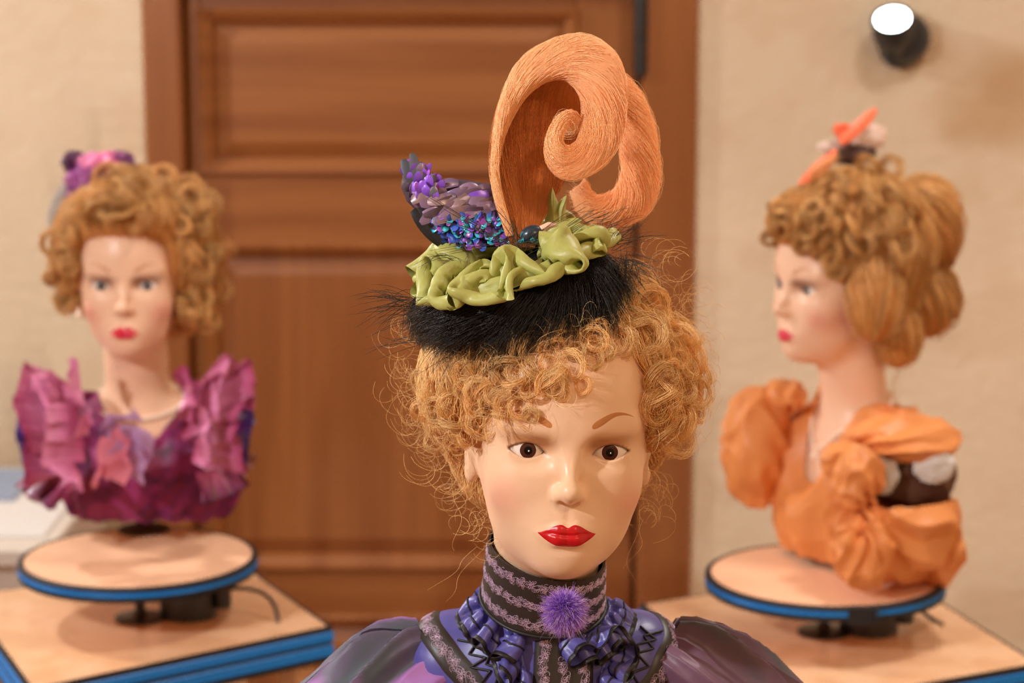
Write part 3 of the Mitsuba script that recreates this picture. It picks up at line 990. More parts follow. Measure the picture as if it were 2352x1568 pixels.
# swept-up hair all over the wig
st = sample_mesh(wig_main, 9000, rng)
nn_ = normals_of(wig_fn, st)
st = st[(nn_[:, 1] < 0.55) & (st[:, 2] < 95)][:5000]
P = flow(wig_fn, st, np.array([-10.0, 95, 175]), 11, 6.3, rng, wave=4.2, wl=38, lift=1.6)
(v, f), c = tubes(P, taper(11, 0.29), 3, hair_colors(len(P), rng, HAIR))
add('mannequin__wig__swept_hair', xf((v, f), MAIN), 'vc_hair', True, 'wavy hair combed up from nape and temples', kind='stuff', color=c)


def curls_at(specs, nhair, turns, m=26, fn=both_fn, M=MAIN, out=0.45, frizz=0.13):
    """curls lying on the hair where the pixels meet it; specs (px, py, R, tilt), tilt 0 = seen as a ring, 1 = lying as a coil"""
    specs = np.asarray(specs, float)
    ps = hit(M, fn, specs[:, 0], specs[:, 1])
    ns = normals_of(fn, np.nan_to_num(ps), 3.0)
    for (px, py, R, tilt), p, n in zip(specs, ps, ns):
        if not np.isfinite(p).all():
            continue
        a = rng.uniform(0, 2 * np.pi)
        t1 = np.cross(n, [math.cos(a), 0.2, math.sin(a)])
        t1 /= np.linalg.norm(t1)
        axis = n * (1 - tilt) + t1 * tilt
        yield ringlet(p + n * R * out, axis, np.cross(axis, n + 0.3 * t1), R, turns * rng.uniform(0.85, 1.25), R * rng.uniform(0.35, 0.9), nhair, m, rng, tail=rng.uniform(-0.1, 0.5), frizz=frizz)


spots = []
# fringe over the forehead: rows of curls between hat and brow (photo coordinates give where on the head they sit)
for py, x0, x1, n in ((770, 1000, 1455, 14), (805, 1010, 1430, 13), (838, 1015, 1400, 13), (872, 1020, 1340, 11), (903, 1020, 1300, 10), (932, 1010, 1248, 8), (962, 1000, 1165, 5)):
    for k in range(n):
        x = x0 + (x1 - x0) * (k + 0.5) / n
        spots.append((x + rng.normal(0, 10), py + rng.normal(0, 10) - (14 if x > 1330 else 0), rng.uniform(5.5, 11.5), rng.uniform(0.1, 0.9)))
# side of the head at right
for py, x0, x1, n in ((640, 1440, 1540, 3), (690, 1450, 1565, 4), (735, 1450, 1590, 5), (775, 1470, 1595, 5), (815, 1485, 1600, 5), (855, 1490, 1600, 5), (895, 1495, 1595, 4), (935, 1500, 1588, 4), (970, 1503, 1575, 3), (1005, 1505, 1560, 2)):
    for k in range(n):
        spots.append((x0 + (x1 - x0) * (k + 0.5) / n + rng.normal(0, 8), py + rng.normal(0, 9), rng.uniform(6.5, 14), rng.uniform(0.15, 0.9)))
# loose ones at left
for py, x0, x1, n in ((860, 945, 1000, 1), (905, 955, 1020, 2), (950, 965, 1050, 2), (990, 985, 1085, 3)):
    for k in range(n):
        spots.append((x0 + (x1 - x0) * (k + 0.5) / n + rng.normal(0, 6), py + rng.normal(0, 8), rng.uniform(6, 11), rng.uniform(0.3, 0.95)))
for C_ in curls_at(spots, 28, 1.45, m=18):
    (v, f), c = tubes(C_, taper(18, 0.175), 3, hair_colors(len(C_), rng, HAIR) * rng.uniform(0.80, 1.1))
    add('mannequin__wig__curl', xf((v, f), MAIN), 'vc_hair', True, color=np.clip(c, 0, 1))
# big smooth loops behind the hat at right
for C_ in curls_at([(1475, 628, 17, 0.35), (1512, 655, 19, 0.3), (1450, 668, 15, 0.4), (1545, 700, 16, 0.35), (1480, 715, 15, 0.5), (1520, 600, 15, 0.5)], 90, 1.1, m=19, frizz=0.10):
    (v, f), c = tubes(C_, taper(19, 0.21), 3, hair_colors(len(C_), rng, HAIR))
    add('mannequin__wig__curl', xf((v, f), MAIN), 'vc_hair', True, color=c)
# frizz: single hairs that wander over the curls
fz_ = []
_q = np.array(spots)[rng.integers(0, len(spots), 420)][:, :2] + rng.normal(0, 14, (420, 2))
_p = hit(MAIN, both_fn, _q[:, 0], _q[:, 1])
_n = normals_of(both_fn, np.nan_to_num(_p), 3.0)
for p, n_ in zip(_p, _n):
    if np.isfinite(p).all():
        ax_ = n_ * rng.uniform(0.2, 1) + rng.normal(0, 0.6, 3)
        fz_.append(ringlet(p + n_ * rng.uniform(4, 15), ax_, np.cross(ax_, rng.normal(size=3)), rng.uniform(4, 13), rng.uniform(0.5, 1.3), rng.uniform(3, 12), 1, 20, rng)[0])
for a, q, b in (((1180, 900), (1150, 960), (1215, 990)), ((1240, 910), (1215, 960), (1262, 1000)), ((1215, 890), (1260, 950), (1275, 975)), ((1150, 930), (1130, 975), (1165, 1000)), ((1120, 960), (1105, 985), (1130, 1020)), ((1230, 900), (1240, 960), (1215, 985))):
    for _ in range(14):
        pp = [inv_at(MAIN, x + rng.normal(0, 8), y + rng.normal(0, 7), 1.652) for x, y in (a, q, b)]
        tt = np.linspace(0, 1, 20)[:, None]
        fz_.append(pp[0] * (1 - tt) ** 2 + 2 * pp[1] * tt * (1 - tt) + pp[2] * tt ** 2)
(v, f), c = tubes(np.array(fz_), taper(20, 0.13), 3, hair_colors(len(fz_), rng, HAIR))
add('mannequin__wig__frizz', xf((v, f), MAIN), 'vc_hair', True, 'loose frizzy hairs', kind='stuff', color=c)
# flyaway hairs
edge = np.array([(938, 770), (940, 850), (950, 930), (975, 1000), (1005, 1060), (1040, 1120), (1085, 1190), (1125, 1225), (1600, 780), (1605, 860), (1590, 930), (1560, 1000), (1500, 1120), (1480, 1180), (1585, 700), (1540, 610)], float)
fl = []
for _ in range(230):
    e = edge[rng.integers(len(edge))] + rng.normal(0, 18, 2)
    p = np.array(inv_at(MAIN, *e, 1.665 + rng.uniform(0.04, 0.11)))
    ctr = np.array([0, 95, 20.0])
    o = p - ctr
    o[1] *= 0.2
    o /= np.linalg.norm(o)
    s_ = np.cross(o, [0, -1, 0.0])
    fl.append(ringlet(p + o * rng.uniform(-3, 5), np.array([0.3 * rng.normal(), -1, 0.3 * rng.normal()]), o, rng.uniform(6, 15), rng.uniform(0.4, 1.0), rng.uniform(4, 14), 1, 18, rng)[0])
for (a, b) in (((1010, 1385), (1125, 1240)), ((1000, 1350), (1095, 1255)), ((1060, 1260), (1040, 1120)), ((1440, 1350), (1470, 1180)), ((1452, 1300), (1478, 1190))):
    p0, p1 = inv_at(MAIN, *a, 1.72), inv_at(MAIN, *b, 1.74)
    t = np.linspace(0, 1, 18)[:, None]
    w = np.array([1.0, 0, 0.3])
    fl.append(p1 + (p0 - p1) * t + w * 7 * np.sin(t * 7 + rng.uniform(0, 6)) * t)
(v, f), c = tubes(np.array(fl), taper(18, 0.13), 3, hair_colors(len(fl), rng, HAIR))
add('mannequin__wig__flyaway_hair', xf((v, f), MAIN), 'vc_hair', True, 'stray flyaway hairs', kind='stuff', color=c)
print('wig', _t.time() - _t0)
# ------------------------------------------------------------------ the hat
mat('vc_fur', principled(VC, 0.42, specular=0.5))
mat('fur_base', principled(lin(9, 8, 8), 0.9, specular=0.1))
mat('green_satin', principled(lin(164, 166, 90), 0.42, specular=0.4, sheen=0.5, sheen_tint=0.6))
mat('vc_plume', principled(VC, 0.50, specular=0.25, sheen=0.4))
mat('vc_feather', principled(VC, 0.30, specular=0.7, metallic=0.15))
mat('beak_horn', principled(lin(236, 196, 170), 0.4))
rng = np.random.default_rng(21)
HZ = 1.712                                    # camera depth of the hat's middle
HAT = frame(at(1166, 604, HZ), yaw=2, pitch=-6.0, roll=-15.5)


def hat_pt(px, py, d=0.0):
    """local hat coordinates of a point seen at the pixel, d mm nearer than the hat's middle"""
    return inv_at(HAT, px, py, HZ - d * 0.001)


HL = 'small tilted black fur hat with green satin ribbon and curled orange plume'
tag('hat', HL, 'hat')
prof = [(0, -2), (54, -2), (63, -5), (69, -9), (74, -16), (75, -24), (71, -33), (62, -39), (46, -38), (0, -36)]
add('hat__brim', xf(lathe(prof, 96), HAT), 'fur_base', 40, 'black round brim')

# fur on the brim: combed round to the left and down
n = 7600
phi = rng.uniform(0, 2 * np.pi, n)
pr = np.array(prof[1:8], float)
s_ = 0.1 + 5.5 * rng.random(n) ** 1.35
i_ = s_.astype(int)
w_ = (s_ - i_)[:, None]
rz = pr[i_] * (1 - w_) + pr[np.minimum(i_ + 1, 6)] * w_
er = np.stack([np.cos(phi), np.sin(phi), 0 * phi], 1)
et = np.stack([-np.sin(phi), np.cos(phi), 0 * phi], 1)
root = er * rz[:, :1] + np.array([0, 0, 1.0]) * rz[:, 1:]
clump = np.floor(phi * 26 / 6.283 + 2 * meshkit.noise(root / 18.0))
crng = np.random.default_rng(5).normal(0, 1, (400, 3))[clump.astype(int) % 400]
left = -np.sign(np.sin(phi + 0.25) + 1e-6) * -1.0   # combing direction along the ring: towards the left tip
tang = et * np.where(np.sin(phi) < 0.2, -1.0, 1.0)[:, None] * np.clip(1.2 - np.maximum(0, np.cos(phi)) * 1.0, 0.15, 1.2)[:, None]
dirv = tang * 0.95 + er * (0.14 + 0.14 * rng.normal(size=n))[:, None] + np.array([0, 0, 1.0]) * (-0.34 - 0.55 * np.maximum(0, np.cos(phi)) + 0.12 * rng.normal(size=n))[:, None] + 0.16 * crng + 0.10 * rng.normal(size=(n, 3))
dirv /= np.linalg.norm(dirv, axis=1, keepdims=True)
L = rng.uniform(18, 36, n) * np.where(np.cos(phi) < -0.6, 0.8, 1.0)
t = np.linspace(0, 1, 6)[None, :, None]
droop = np.array([0, 0, -1.0]) * rng.uniform(0, 8, n)[:, None, None] * t ** 2
P = root[:, None] + dirv[:, None] * (L[:, None, None] * t) + er[:, None] * (3.0 * np.sin(np.pi * t * 0.8)) + droop
(v, f), c = tubes(P, taper(6, 0.27, 0.25), 3, np.tile(lin(24, 20, 20), (n, 1)) * rng.uniform(0.4, 1.8, (n, 1)))
add('hat__fur', xf((v, f), HAT), 'vc_fur', True, 'glossy black fur round the brim', kind='stuff', color=c)
# long wisps that leave the brim (pixel of root, pixel of tip)
wl = []
for a, b, k in (((945, 690), (845, 705), 26), ((940, 700), (830, 690), 10), ((950, 715), (880, 760), 14), ((1000, 770), (860, 800), 8), ((1120, 775), (1075, 830), 24), ((1210, 770), (1130, 860), 40), ((1290, 740), (1150, 850), 40),
                ((1230, 770), (1180, 860), 14), ((1400, 700), (1397, 790), 50), ((1412, 640), (1415, 740), 60), ((1440, 600), (1440, 680), 40), ((1360, 740), (1352, 800), 14), ((1405, 560), (1490, 540), 24), ((1420, 600), (1500, 630), 26), ((1430, 640), (1470, 700), 26), ((1390, 530), (1440, 505), 16), ((1060, 760), (975, 860), 8)):
    for _ in range(k):
        p0 = hat_pt(a[0] + rng.normal(0, 14), a[1] + rng.normal(0, 12), (40 if a[1] > 650 else 10) + rng.normal(0, 8))
        p1 = hat_pt(b[0] + rng.normal(0, 26), b[1] + rng.normal(0, 22), (46 if a[1] > 650 else 10) + rng.normal(0, 12))
        q = (p0 + p1) / 2 + rng.normal(0, 3.5, 3) + np.array([0, 0, 3.0])
        tt = np.linspace(0, 1, 10)[:, None]
        wl.append(p0 * (1 - tt) ** 2 + 2 * q * tt * (1 - tt) + p1 * tt ** 2)
(v, f), c = tubes(np.array(wl), taper(10, 0.2, 0.25), 3, np.tile(lin(30, 25, 25), (len(wl), 1)))
add('hat__fur_wisps', xf((v, f), HAT), 'vc_fur', True, 'long black hairs leaving the fur', kind='stuff', color=c)

# ruched satin ribbon: a long strip gathered on to the crown and draped
def ruche(n_fold, R0, R1, z0, z1, mat_len, width, seed, du=3.0, dv=2.6, start=0.0, span=2 * math.pi, iters=150, puff=0.10):
    """ribbon whose edges are stitched on rings of radius R0 (inner) and R1 (outer) by gathers"""
    r = np.random.default_rng(seed)
    n, m = int(mat_len / du) + 1, int(width / dv) + 1
    u, v = np.linspace(0, 1, n), np.linspace(0, 1, m)
    wob = np.interp(u, np.linspace(0, 1, n_fold + 1), np.linspace(0, 1, n_fold + 1) + np.r_[0, r.uniform(-0.35, 0.35, n_fold - 1) / n_fold, 0])
    a = start + span * wob
    Rm, zm = (R0 + R1) / 2, 16.0
    psi = np.pi * v
    rad = Rm + (R1 - R0) / 2 * -np.cos(psi) * 1.0
    zz = z0 + (z1 - z0) * v + 18 * np.sin(psi)
    ph = 2 * np.pi * n_fold * u + r.normal(0, 0.5, n)
    A = a[:, None] + 0.035 * np.sin(ph)[:, None] * np.sin(psi)[None] + 0.05 * r.normal(0, 1, (n, 1)) * np.sin(psi)[None]
    RR = rad[None] + 3.5 * np.sin(ph * 0.5 + 1)[:, None] * np.sin(psi)[None]
    P = np.stack([RR * np.cos(A), RR * np.sin(A), zz[None] + 3.0 * np.cos(ph)[:, None] * np.sin(psi)[None]], -1)
    pins = {}
    idx = np.linspace(0, n - 1, n_fold + 1).astype(int)
    for q, i in enumerate(idx):
        ai = a[i]
        pins[(i, 0)] = np.array([(R0 + r.uniform(-2, 2)) * math.cos(ai), (R0 + r.uniform(-2, 2)) * math.sin(ai), z0 + r.uniform(-1, 2)])
        ao = ai + r.uniform(-0.10, 0.10)
        pins[(i, m - 1)] = np.array([(R1 + r.uniform(-2, 2)) * math.cos(ao), (R1 + r.uniform(-2, 2)) * math.sin(ao), z1 + r.uniform(-2, 1.5)])
        if q % 2 == 0:
            j = int(r.integers(m // 3, 2 * m // 3))
            pins[(i, j)] = np.array([Rm * math.cos(ai), Rm * math.sin(ai), 5 + r.uniform(-1, 5)])
    core = lambda p: np.hypot(np.hypot(p[..., 0], p[..., 1]) - Rm, (p[..., 2] - 1) * 1.0) - 7.0
    def collide(X):
        d = np.hypot(X[..., 0], X[..., 1])
        w = np.stack([X[..., 0] / d * (d - Rm), X[..., 1] / d * (d - Rm), X[..., 2] - 1], -1)
        l = np.linalg.norm(w, axis=-1, keepdims=True)
        X = np.where(l < 5.0, X + w / (l + 1e-6) * (5.0 - l), X)
        X[..., 2] = np.maximum(X[..., 2], -5.0)
        return X
    X = relax_cloth(P, du, dv, pins, iters=iters, collide=collide, gravity=(0, 0, -0.03), puff=puff, bend=0.5, gap=2.0, seed=seed, far=0.25)
    return smooth_grid(X, 2)


G = ruche(17, 46, 67, 0, -4, 980, 84, 5, du=3.4, dv=3.0, puff=0.16, iters=150)
add('hat__ribbon', xf(grid_mesh(G), HAT), 'green_satin', True, 'ruched olive green satin ribbon')


def leaf_loop(base, tip, width, seed, bow=10.0):
    """an upright loop of ribbon: a folded leaf from base to tip (hat mm)"""
    r = np.random.default_rng(seed)
    u, v = np.meshgrid(np.linspace(0, 1, 24), np.linspace(-1, 1, 18), indexing='ij')
    ax = tip - base
    sd = np.cross(ax, [0, 1.0, 0.2])
    sd /= np.linalg.norm(sd)
    nd = np.cross(sd, ax / np.linalg.norm(ax))
    w = width * np.sin(np.pi * np.clip(u * 0.93 + 0.05, 0, 1)) ** 0.7
    P = base + ax * u[..., None] + sd * (w * v * (0.8 + 0.2 * np.cos(3 * u)))[..., None] + nd * (bow * (np.abs(v) ** 1.3) * w / width + 2 * np.sin(5 * u + 2 * v))[..., None]
    return P.reshape(-1, 3), grid_faces(24, 18)


for a, b, wd, sd in (((1275, 525, -18), (1268, 432, -22), 8, 1), ((1285, 522, -20), (1300, 450, -24), 7, 2), ((1290, 540, -24), (1335, 505, -26), 7, 3)):
    add('hat__ribbon__loop', xf(leaf_loop(hat_pt(*a), hat_pt(*b), wd, sd), HAT), 'green_satin', True)


# curled plume ------------------------------------------------------
def spline2(rows, n):
    return resample([hat_pt(*r) for r in rows], n)


def plume_sheet(A, B, bulge, n=90, m=18):
    """surface between the outer edge A and the inner edge B, bulging towards the viewer"""
    a, b = spline2(A, n), spline2(B, n)
    t = np.linspace(0, 1, m)
    ydir = np.array([0, -1.0, 0.1])
    bg = np.asarray(bulge(np.linspace(0, 1, n))) if callable(bulge) else np.full(n, bulge)
    S = a[:, None] * (1 - t)[None, :, None] + b[:, None] * t[None, :, None] + ydir * (bg[:, None] * np.sin(np.pi * t)[None] ** 0.8)[..., None]
    return S


def plume(key, A, B, bulge, count, cols, drift, ds, rng, label, r0=0.16, out=0.10, rough=1.0, depth=2.5, shade=False):
    S = plume_sheet(A, B, bulge)
    n, m, _ = S.shape
    v0 = S.reshape(-1, 3)
    cs = np.array(cols)
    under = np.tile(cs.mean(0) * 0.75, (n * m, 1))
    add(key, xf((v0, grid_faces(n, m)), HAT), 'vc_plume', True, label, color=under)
    M_ = 8
    s0 = rng.uniform(-0.06, 1.0 - ds * 0.35, count)
    t0 = rng.uniform(0.0, 1.02, count) ** 0.85
    k = np.linspace(0, 1, M_)[None]
    ln = ds * rng.uniform(0.5, 1.15, count)[:, None]
    s = s0[:, None] + ln * k
    tt = t0[:, None] - drift * rng.uniform(0.6, 1.3, count)[:, None] * k ** 1.4 * (ln / ds)
    tt = np.maximum(tt, -out * rng.uniform(0.2, 1.6, count)[:, None])
    sc, tc = np.clip(s, 0, 1) * (n - 1), np.clip(tt, -0.5, 1) * (m - 1)
    i, j = np.minimum(sc.astype(int), n - 2), np.clip(tc.astype(int), 0, m - 2)
    fu, fv = (sc - i)[..., None], (tc - j)[..., None]
    Pp = (S[i, j] * (1 - fu) + S[i + 1, j] * fu) * (1 - fv) + (S[i, j + 1] * (1 - fu) + S[i + 1, j + 1] * fu) * fv
    gu = S[np.minimum(i + 1, n - 1), j] - S[i, j]
    gv = S[i, j + 1] - S[i, j]
    nr = np.cross(gu, gv)
    nr /= np.linalg.norm(nr, axis=2, keepdims=True) + 1e-9
    nr = np.where(nr[..., 1:2] > 0, -nr, nr)
    Pp = Pp + nr * (rng.uniform(-0.4, depth, count)[:, None, None] * (0.35 + 0.65 * np.sin(np.pi * k))[..., None]) + rng.normal(0, 0.25 * rough, (count, 1, 3))
    w = rng.dirichlet(np.ones(len(cs)) * 1.6, count)
    if shade:       # painted shade: darker towards the outer edge, golden inside
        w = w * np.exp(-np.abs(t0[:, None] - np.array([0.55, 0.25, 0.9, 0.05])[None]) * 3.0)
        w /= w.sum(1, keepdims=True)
    col = np.clip((w @ cs) * rng.normal(1, 0.05, (count, 1)), 0, 1)
    (v, f), c = tubes(Pp, taper(M_, r0, 0.4), 3, col)
    add(key + '__barbs', xf((v, f), HAT), 'vc_plume', True, kind='stuff', color=c)


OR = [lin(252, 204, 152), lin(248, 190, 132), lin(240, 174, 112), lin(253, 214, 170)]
OR_SHADED = [lin(230, 150, 84), lin(206, 120, 56), lin(244, 180, 116), lin(142, 76, 34)]  # shade of the curl's hollow is put into these darker oranges
# rising inner face
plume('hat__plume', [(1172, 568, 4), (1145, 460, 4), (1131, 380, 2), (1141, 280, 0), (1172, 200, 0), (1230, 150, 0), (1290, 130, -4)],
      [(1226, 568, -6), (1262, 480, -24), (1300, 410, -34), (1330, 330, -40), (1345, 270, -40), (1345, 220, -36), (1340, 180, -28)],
      lambda s: -16 * np.sin(np.pi * np.clip(s * 1.1, 0, 1)), 3000, OR_SHADED, 0.30, 0.42, rng, 'inner side of the curled plume with shade put into its dark orange', r0=0.15, out=0.03, shade=True)
# light band that curls over and ends in a spiral
A1 = [(1168, 540, 5), (1142, 455, 5), (1131, 390, 4), (1137, 320, 5), (1152, 240, 6), (1190, 155, 8), (1250, 108, 10), (1330, 89, 12), (1395, 120, 16), (1426, 180, 20), (1430, 260, 24), (1412, 335, 28), (1370, 385, 32), (1312, 406, 34), (1272, 388, 34), (1258, 345, 32), (1266, 300, 28), (1292, 264, 24), (1318, 258, 20), (1330, 275, 16), (1320, 296, 12)]
B1 = [(1176, 540, 3), (1150, 455, 3), (1141, 390, 1), (1153, 325, -2), (1178, 262, -3), (1214, 208, -3), (1262, 178, -2), (1306, 186, 0), (1330, 216, 4), (1338, 252, 10), (1336, 290, 16), (1330, 318, 22), (1318, 334, 26), (1302, 338, 28), (1292, 330, 28), (1290, 316, 26), (1296, 302, 22), (1304, 290, 18), (1312, 288, 14), (1314, 292, 12), (1310, 294, 10)]
plume('hat__plume', A1, B1, lambda s: 2 + 8 * np.clip(s * 2, 0, 1) * np.clip((1 - s) * 3, 0, 1), 7200, OR, 0.50, 0.13, rng, 'light orange outer side of the plume rolled into a spiral', r0=0.14, out=0.05)
S1 = plume_sheet(A1, B1, 6)
tk = []
for _ in range(1700):      # herringbone ticks of the barb tips along the outer edge
    i = int(rng.integers(20, 82))
    a, b = S1[i, 0], S1[i, 2]
    tg = S1[min(89, i + 2), 0] - a
    tg /= np.linalg.norm(tg) + 1e-9
    o = (a - b) / (np.linalg.norm(a - b) + 1e-9)
    p0 = a - o * rng.uniform(1.5, 5.0) + np.array([0, -2.2, 0]) * rng.uniform(0.3, 1.2)
    kk = np.linspace(0, 1, 5)[:, None]
    ln_ = rng.uniform(3.0, 6.5)
    tk.append(p0 + (o * 0.75 + tg * 0.7) * ln_ * kk + tg * 1.0 * kk ** 2)
(v, f), c = tubes(np.array(tk), taper(5, 0.12, 0.3), 3, np.array(OR)[rng.integers(0, 4, len(tk))])
add('hat__plume_edge', xf((v, f), HAT), 'vc_plume', True, kind='stuff', color=c)
for t_, i0, i1 in ((0.30, 26, 70), (0.55, 34, 64)):      # dark tubes that stand for shaded creases on the rolled band
    j = int(t_ * 17)
    Q_ = S1[i0:i1, j] + np.array([0, -2.6, 0])
    add('hat__plume_crease', xf(tube(resample(Q_[::4], 50), 0.55, 6), HAT), 'vc_plume', True, 'dark line drawn as a shaded crease', color=np.tile(lin(206, 122, 62), (50 * 6 + 2, 1)))
ey = []
for _ in range(60):
    cpt = hat_pt(1304 + rng.normal(0, 5), 288 + rng.normal(0, 5), 16 + rng.normal(0, 5))
    ey.append(ringlet(cpt, np.array([0.2 * rng.normal(), -1, 0.2 * rng.normal()]), rng.normal(size=3), rng.uniform(4, 10), rng.uniform(0.35, 0.8), 4, 1, 16, rng)[0])
(v, f), c = tubes(np.array(ey), taper(16, 0.13), 3, np.tile(OR[3], (len(ey), 1)))
add('hat__plume_wisps', xf((v, f), HAT), 'vc_plume', True, kind='stuff', color=c)
# second lobe, behind at right
A2 = [(1405, 165, -30), (1452, 205, -32), (1484, 268, -34), (1500, 345, -34), (1500, 425, -32), (1478, 478, -30), (1432, 506, -28), (1378, 506, -26), (1338, 482, -25), (1322, 440, -25)]
B2 = [(1395, 200, -26), (1412, 240, -28), (1420, 300, -32), (1425, 360, -34), (1424, 405, -34), (1412, 430, -33), (1392, 446, -31), (1368, 448, -29), (1352, 432, -28), (1340, 405, -28)]
plume('hat__plume', A2, B2, 9, 4000, OR, 0.6, 0.16, rng, 'fluffy orange lobe of the plume at right', r0=0.13, out=0.12, rough=2.0, depth=4)
fz = []
for _ in range(240):      # fuzz that leaves the lobe's edge
    k = rng.uniform(0.35, 1)
    a = spline2(A2, 60)[int(k * 59)]
    o = a - hat_pt(1420, 380, -30)
    o /= np.linalg.norm(o)
    tg = spline2(A2, 60)[min(59, int(k * 59) + 1)] - spline2(A2, 60)[max(0, int(k * 59) - 1)]
    tg /= np.linalg.norm(tg)
    tt = np.linspace(0, 1, 8)[:, None]
    fz.append(a - o * 4 + tg * rng.uniform(4, 16) * tt + o * rng.uniform(3, 10) * tt ** 1.5 + rng.normal(0, 1, 3))
(v, f), c = tubes(np.array(fz), taper(8, 0.12), 3, np.tile(OR[3], (len(fz), 1)))
add('hat__plume_fuzz', xf((v, f), HAT), 'vc_plume', True, kind='stuff', color=c)

# iridescent bird ----------------------------------------------------
def feather_blade(base, tip, width, nrm, cup=0.09, n=7, m=5, round_=0.6):
    """one small feather: a cupped leaf from base to tip"""
    u, v = np.meshgrid(np.linspace(0, 1, n), np.linspace(-1, 1, m), indexing='ij')
    ax = tip - base
    l = np.linalg.norm(ax)
    sd = np.cross(ax / l, nrm)
    sd /= np.linalg.norm(sd) + 1e-9
    w = width * np.sin(np.pi * np.clip(0.12 + 0.80 * u, 0, 1)) ** round_
    P = base + ax * u[..., None] + sd * (w * v)[..., None] + nrm * (cup * width * (1 - v ** 2) + 0.08 * l * np.sin(np.pi * u))[..., None]
    return P.reshape(-1, 3), grid_faces(n, m)


bird_poly = [(948, 362), (962, 392), (1000, 412), (1060, 412), (1138, 424), (1172, 480), (1188, 545), (1150, 566), (1090, 568), (1040, 560), (1000, 540), (962, 490), (934, 462), (921, 430), (926, 392)]
import shapely
_bp = shapely.Polygon(bird_poly)
_g = np.stack(np.meshgrid(np.arange(918, 1192, 7.0), np.arange(358, 572, 7.0), indexing='ij'), -1).reshape(-1, 2)
_g = _g[shapely.contains_xy(_bp.buffer(-2), _g[:, 0], _g[:, 1])]
_e = np.array(_bp.exterior.segmentize(7).coords)[:-1]
_pts = np.vstack([_e, _g])
_tri = Delaunay(_pts).simplices
_cc = _pts[_tri].mean(1)
_tri = _tri[shapely.contains_xy(_bp, _cc[:, 0], _cc[:, 1])]
_ds = shapely.distance(_bp.exterior, shapely.points(_pts))
def bird_depth(px, py, d):
    return -14 + 0.02 * (px - 1050) + np.sqrt(np.maximum(d, 0)) * 1.7 - 6 * np.clip((470 - py) / 110, 0, 1)
fr = np.array([hat_pt(x, y, bird_depth(x, y, d)) for (x, y), d in zip(_pts, _ds)])
bk = np.array([hat_pt(x, y, bird_depth(x, y, 0) - 0.9 * math.sqrt(max(d, 0))) for (x, y), d in zip(_pts, _ds)])
add('hat__bird', xf((np.vstack([fr, bk]), np.vstack([_tri, _tri[:, ::-1] + len(fr)])), HAT), 'vc_feather', True, 'blue and purple iridescent stuffed bird with raised tail',
    color=np.vstack([np.tile(lin(66, 54, 74), (len(fr), 1)), np.tile(lin(36, 34, 40), (len(fr), 1))]))
vd = hat_pt(1050, 500, 30) - hat_pt(1050, 500, 0)
vd /= np.linalg.norm(vd)
CY, BL, VI, MA, DK, GY, MV = lin(60, 196, 226), lin(60, 96, 206), lin(134, 84, 214), lin(150, 72, 176), lin(60, 52, 104), lin(100, 98, 108), lin(134, 108, 136)
bird_specs = []
for _ in range(190):                         # bright scales low on the body
    x, y = rng.uniform(990, 1176), rng.uniform(484, 556)
    if shapely.contains_xy(_bp.buffer(-5), x, y):
        p = rng.random()
        bird_specs.append((x, y, rng.uniform(-22, 8), rng.uniform(14, 24), rng.uniform(12, 22), rng.uniform(7, 12), [CY, BL, VI, MA, DK][rng.choice(5, p=[.3, .22, .22, .12, .14])], 3.2))
for _ in range(44):                          # purple feathers of the raised tail
    x, y = rng.uniform(924, 1010), rng.uniform(385, 478)
    if shapely.contains_xy(_bp.buffer(-3), x, y):
        bird_specs.append((x, y, rng.uniform(-10, 14), rng.uniform(-44, -20), rng.uniform(20, 34), rng.uniform(8, 13), [VI, MA, MV, GY][rng.choice(4, p=[.52, .14, .2, .14])], 2.4))
for _ in range(60):                          # dull mauve back
    x, y = rng.uniform(996, 1165), rng.uniform(418, 488)
    if shapely.contains_xy(_bp.buffer(-3), x, y):
        bird_specs.append((x, y, rng.uniform(-26, -8), rng.uniform(2, 12), rng.uniform(36, 60), rng.uniform(12, 18), [MV, lin(120, 100, 136), VI * 0.8, lin(140, 112, 116)][rng.choice(4, p=[.45, .3, .1, .15])], 1.0))
bird_specs.sort(key=lambda q: q[1] if q[1] > 484 else 0)
for x, y, dx, dy, ln, wd, col, up_ in bird_specs:
    d = float(shapely.distance(_bp.exterior, shapely.Point(x, y)))
    z = bird_depth(x, y, d) + rng.uniform(0.3, 1.6)
    q = np.array([dx, dy]) / math.hypot(dx, dy) * ln
    b_, t_ = hat_pt(x, y, z), hat_pt(x + q[0], y + q[1], z + up_)
    v, f = feather_blade(b_, t_, wd / 3.05 / 1.15, vd + rng.normal(0, 0.35, 3))
    shade = np.clip(col * rng.uniform(0.75, 1.2), 0, 1)
    cc = np.tile(shade, (len(v), 1)) * (0.75 + 0.35 * np.linspace(0, 1, 7).repeat(5))[:, None]
    add('hat__bird__feather', xf((v, f), HAT), 'vc_feather', True, color=np.clip(cc, 0, 1))
for a, b, wd, col in (((960, 470), (1050, 575), 22, lin(36, 38, 44)), ((950, 480), (1020, 565), 20, lin(30, 32, 38)), ((975, 500), (1075, 572), 18, lin(40, 40, 46)), ((968, 440), (946, 352), 14, lin(84, 88, 96)), ((955, 430), (925, 366), 14, lin(70, 74, 84)), ((978, 440), (966, 372), 13, lin(96, 100, 108)), ((1010, 450), (1004, 400), 12, lin(92, 96, 110))):
    v, f = feather_blade(hat_pt(*a, -10), hat_pt(*b, -14), wd / 3.05, vd, n=12, m=7)
    add('hat__bird__feather', xf((v, f), HAT), 'vc_feather', True, color=np.tile(col, (len(v), 1)))
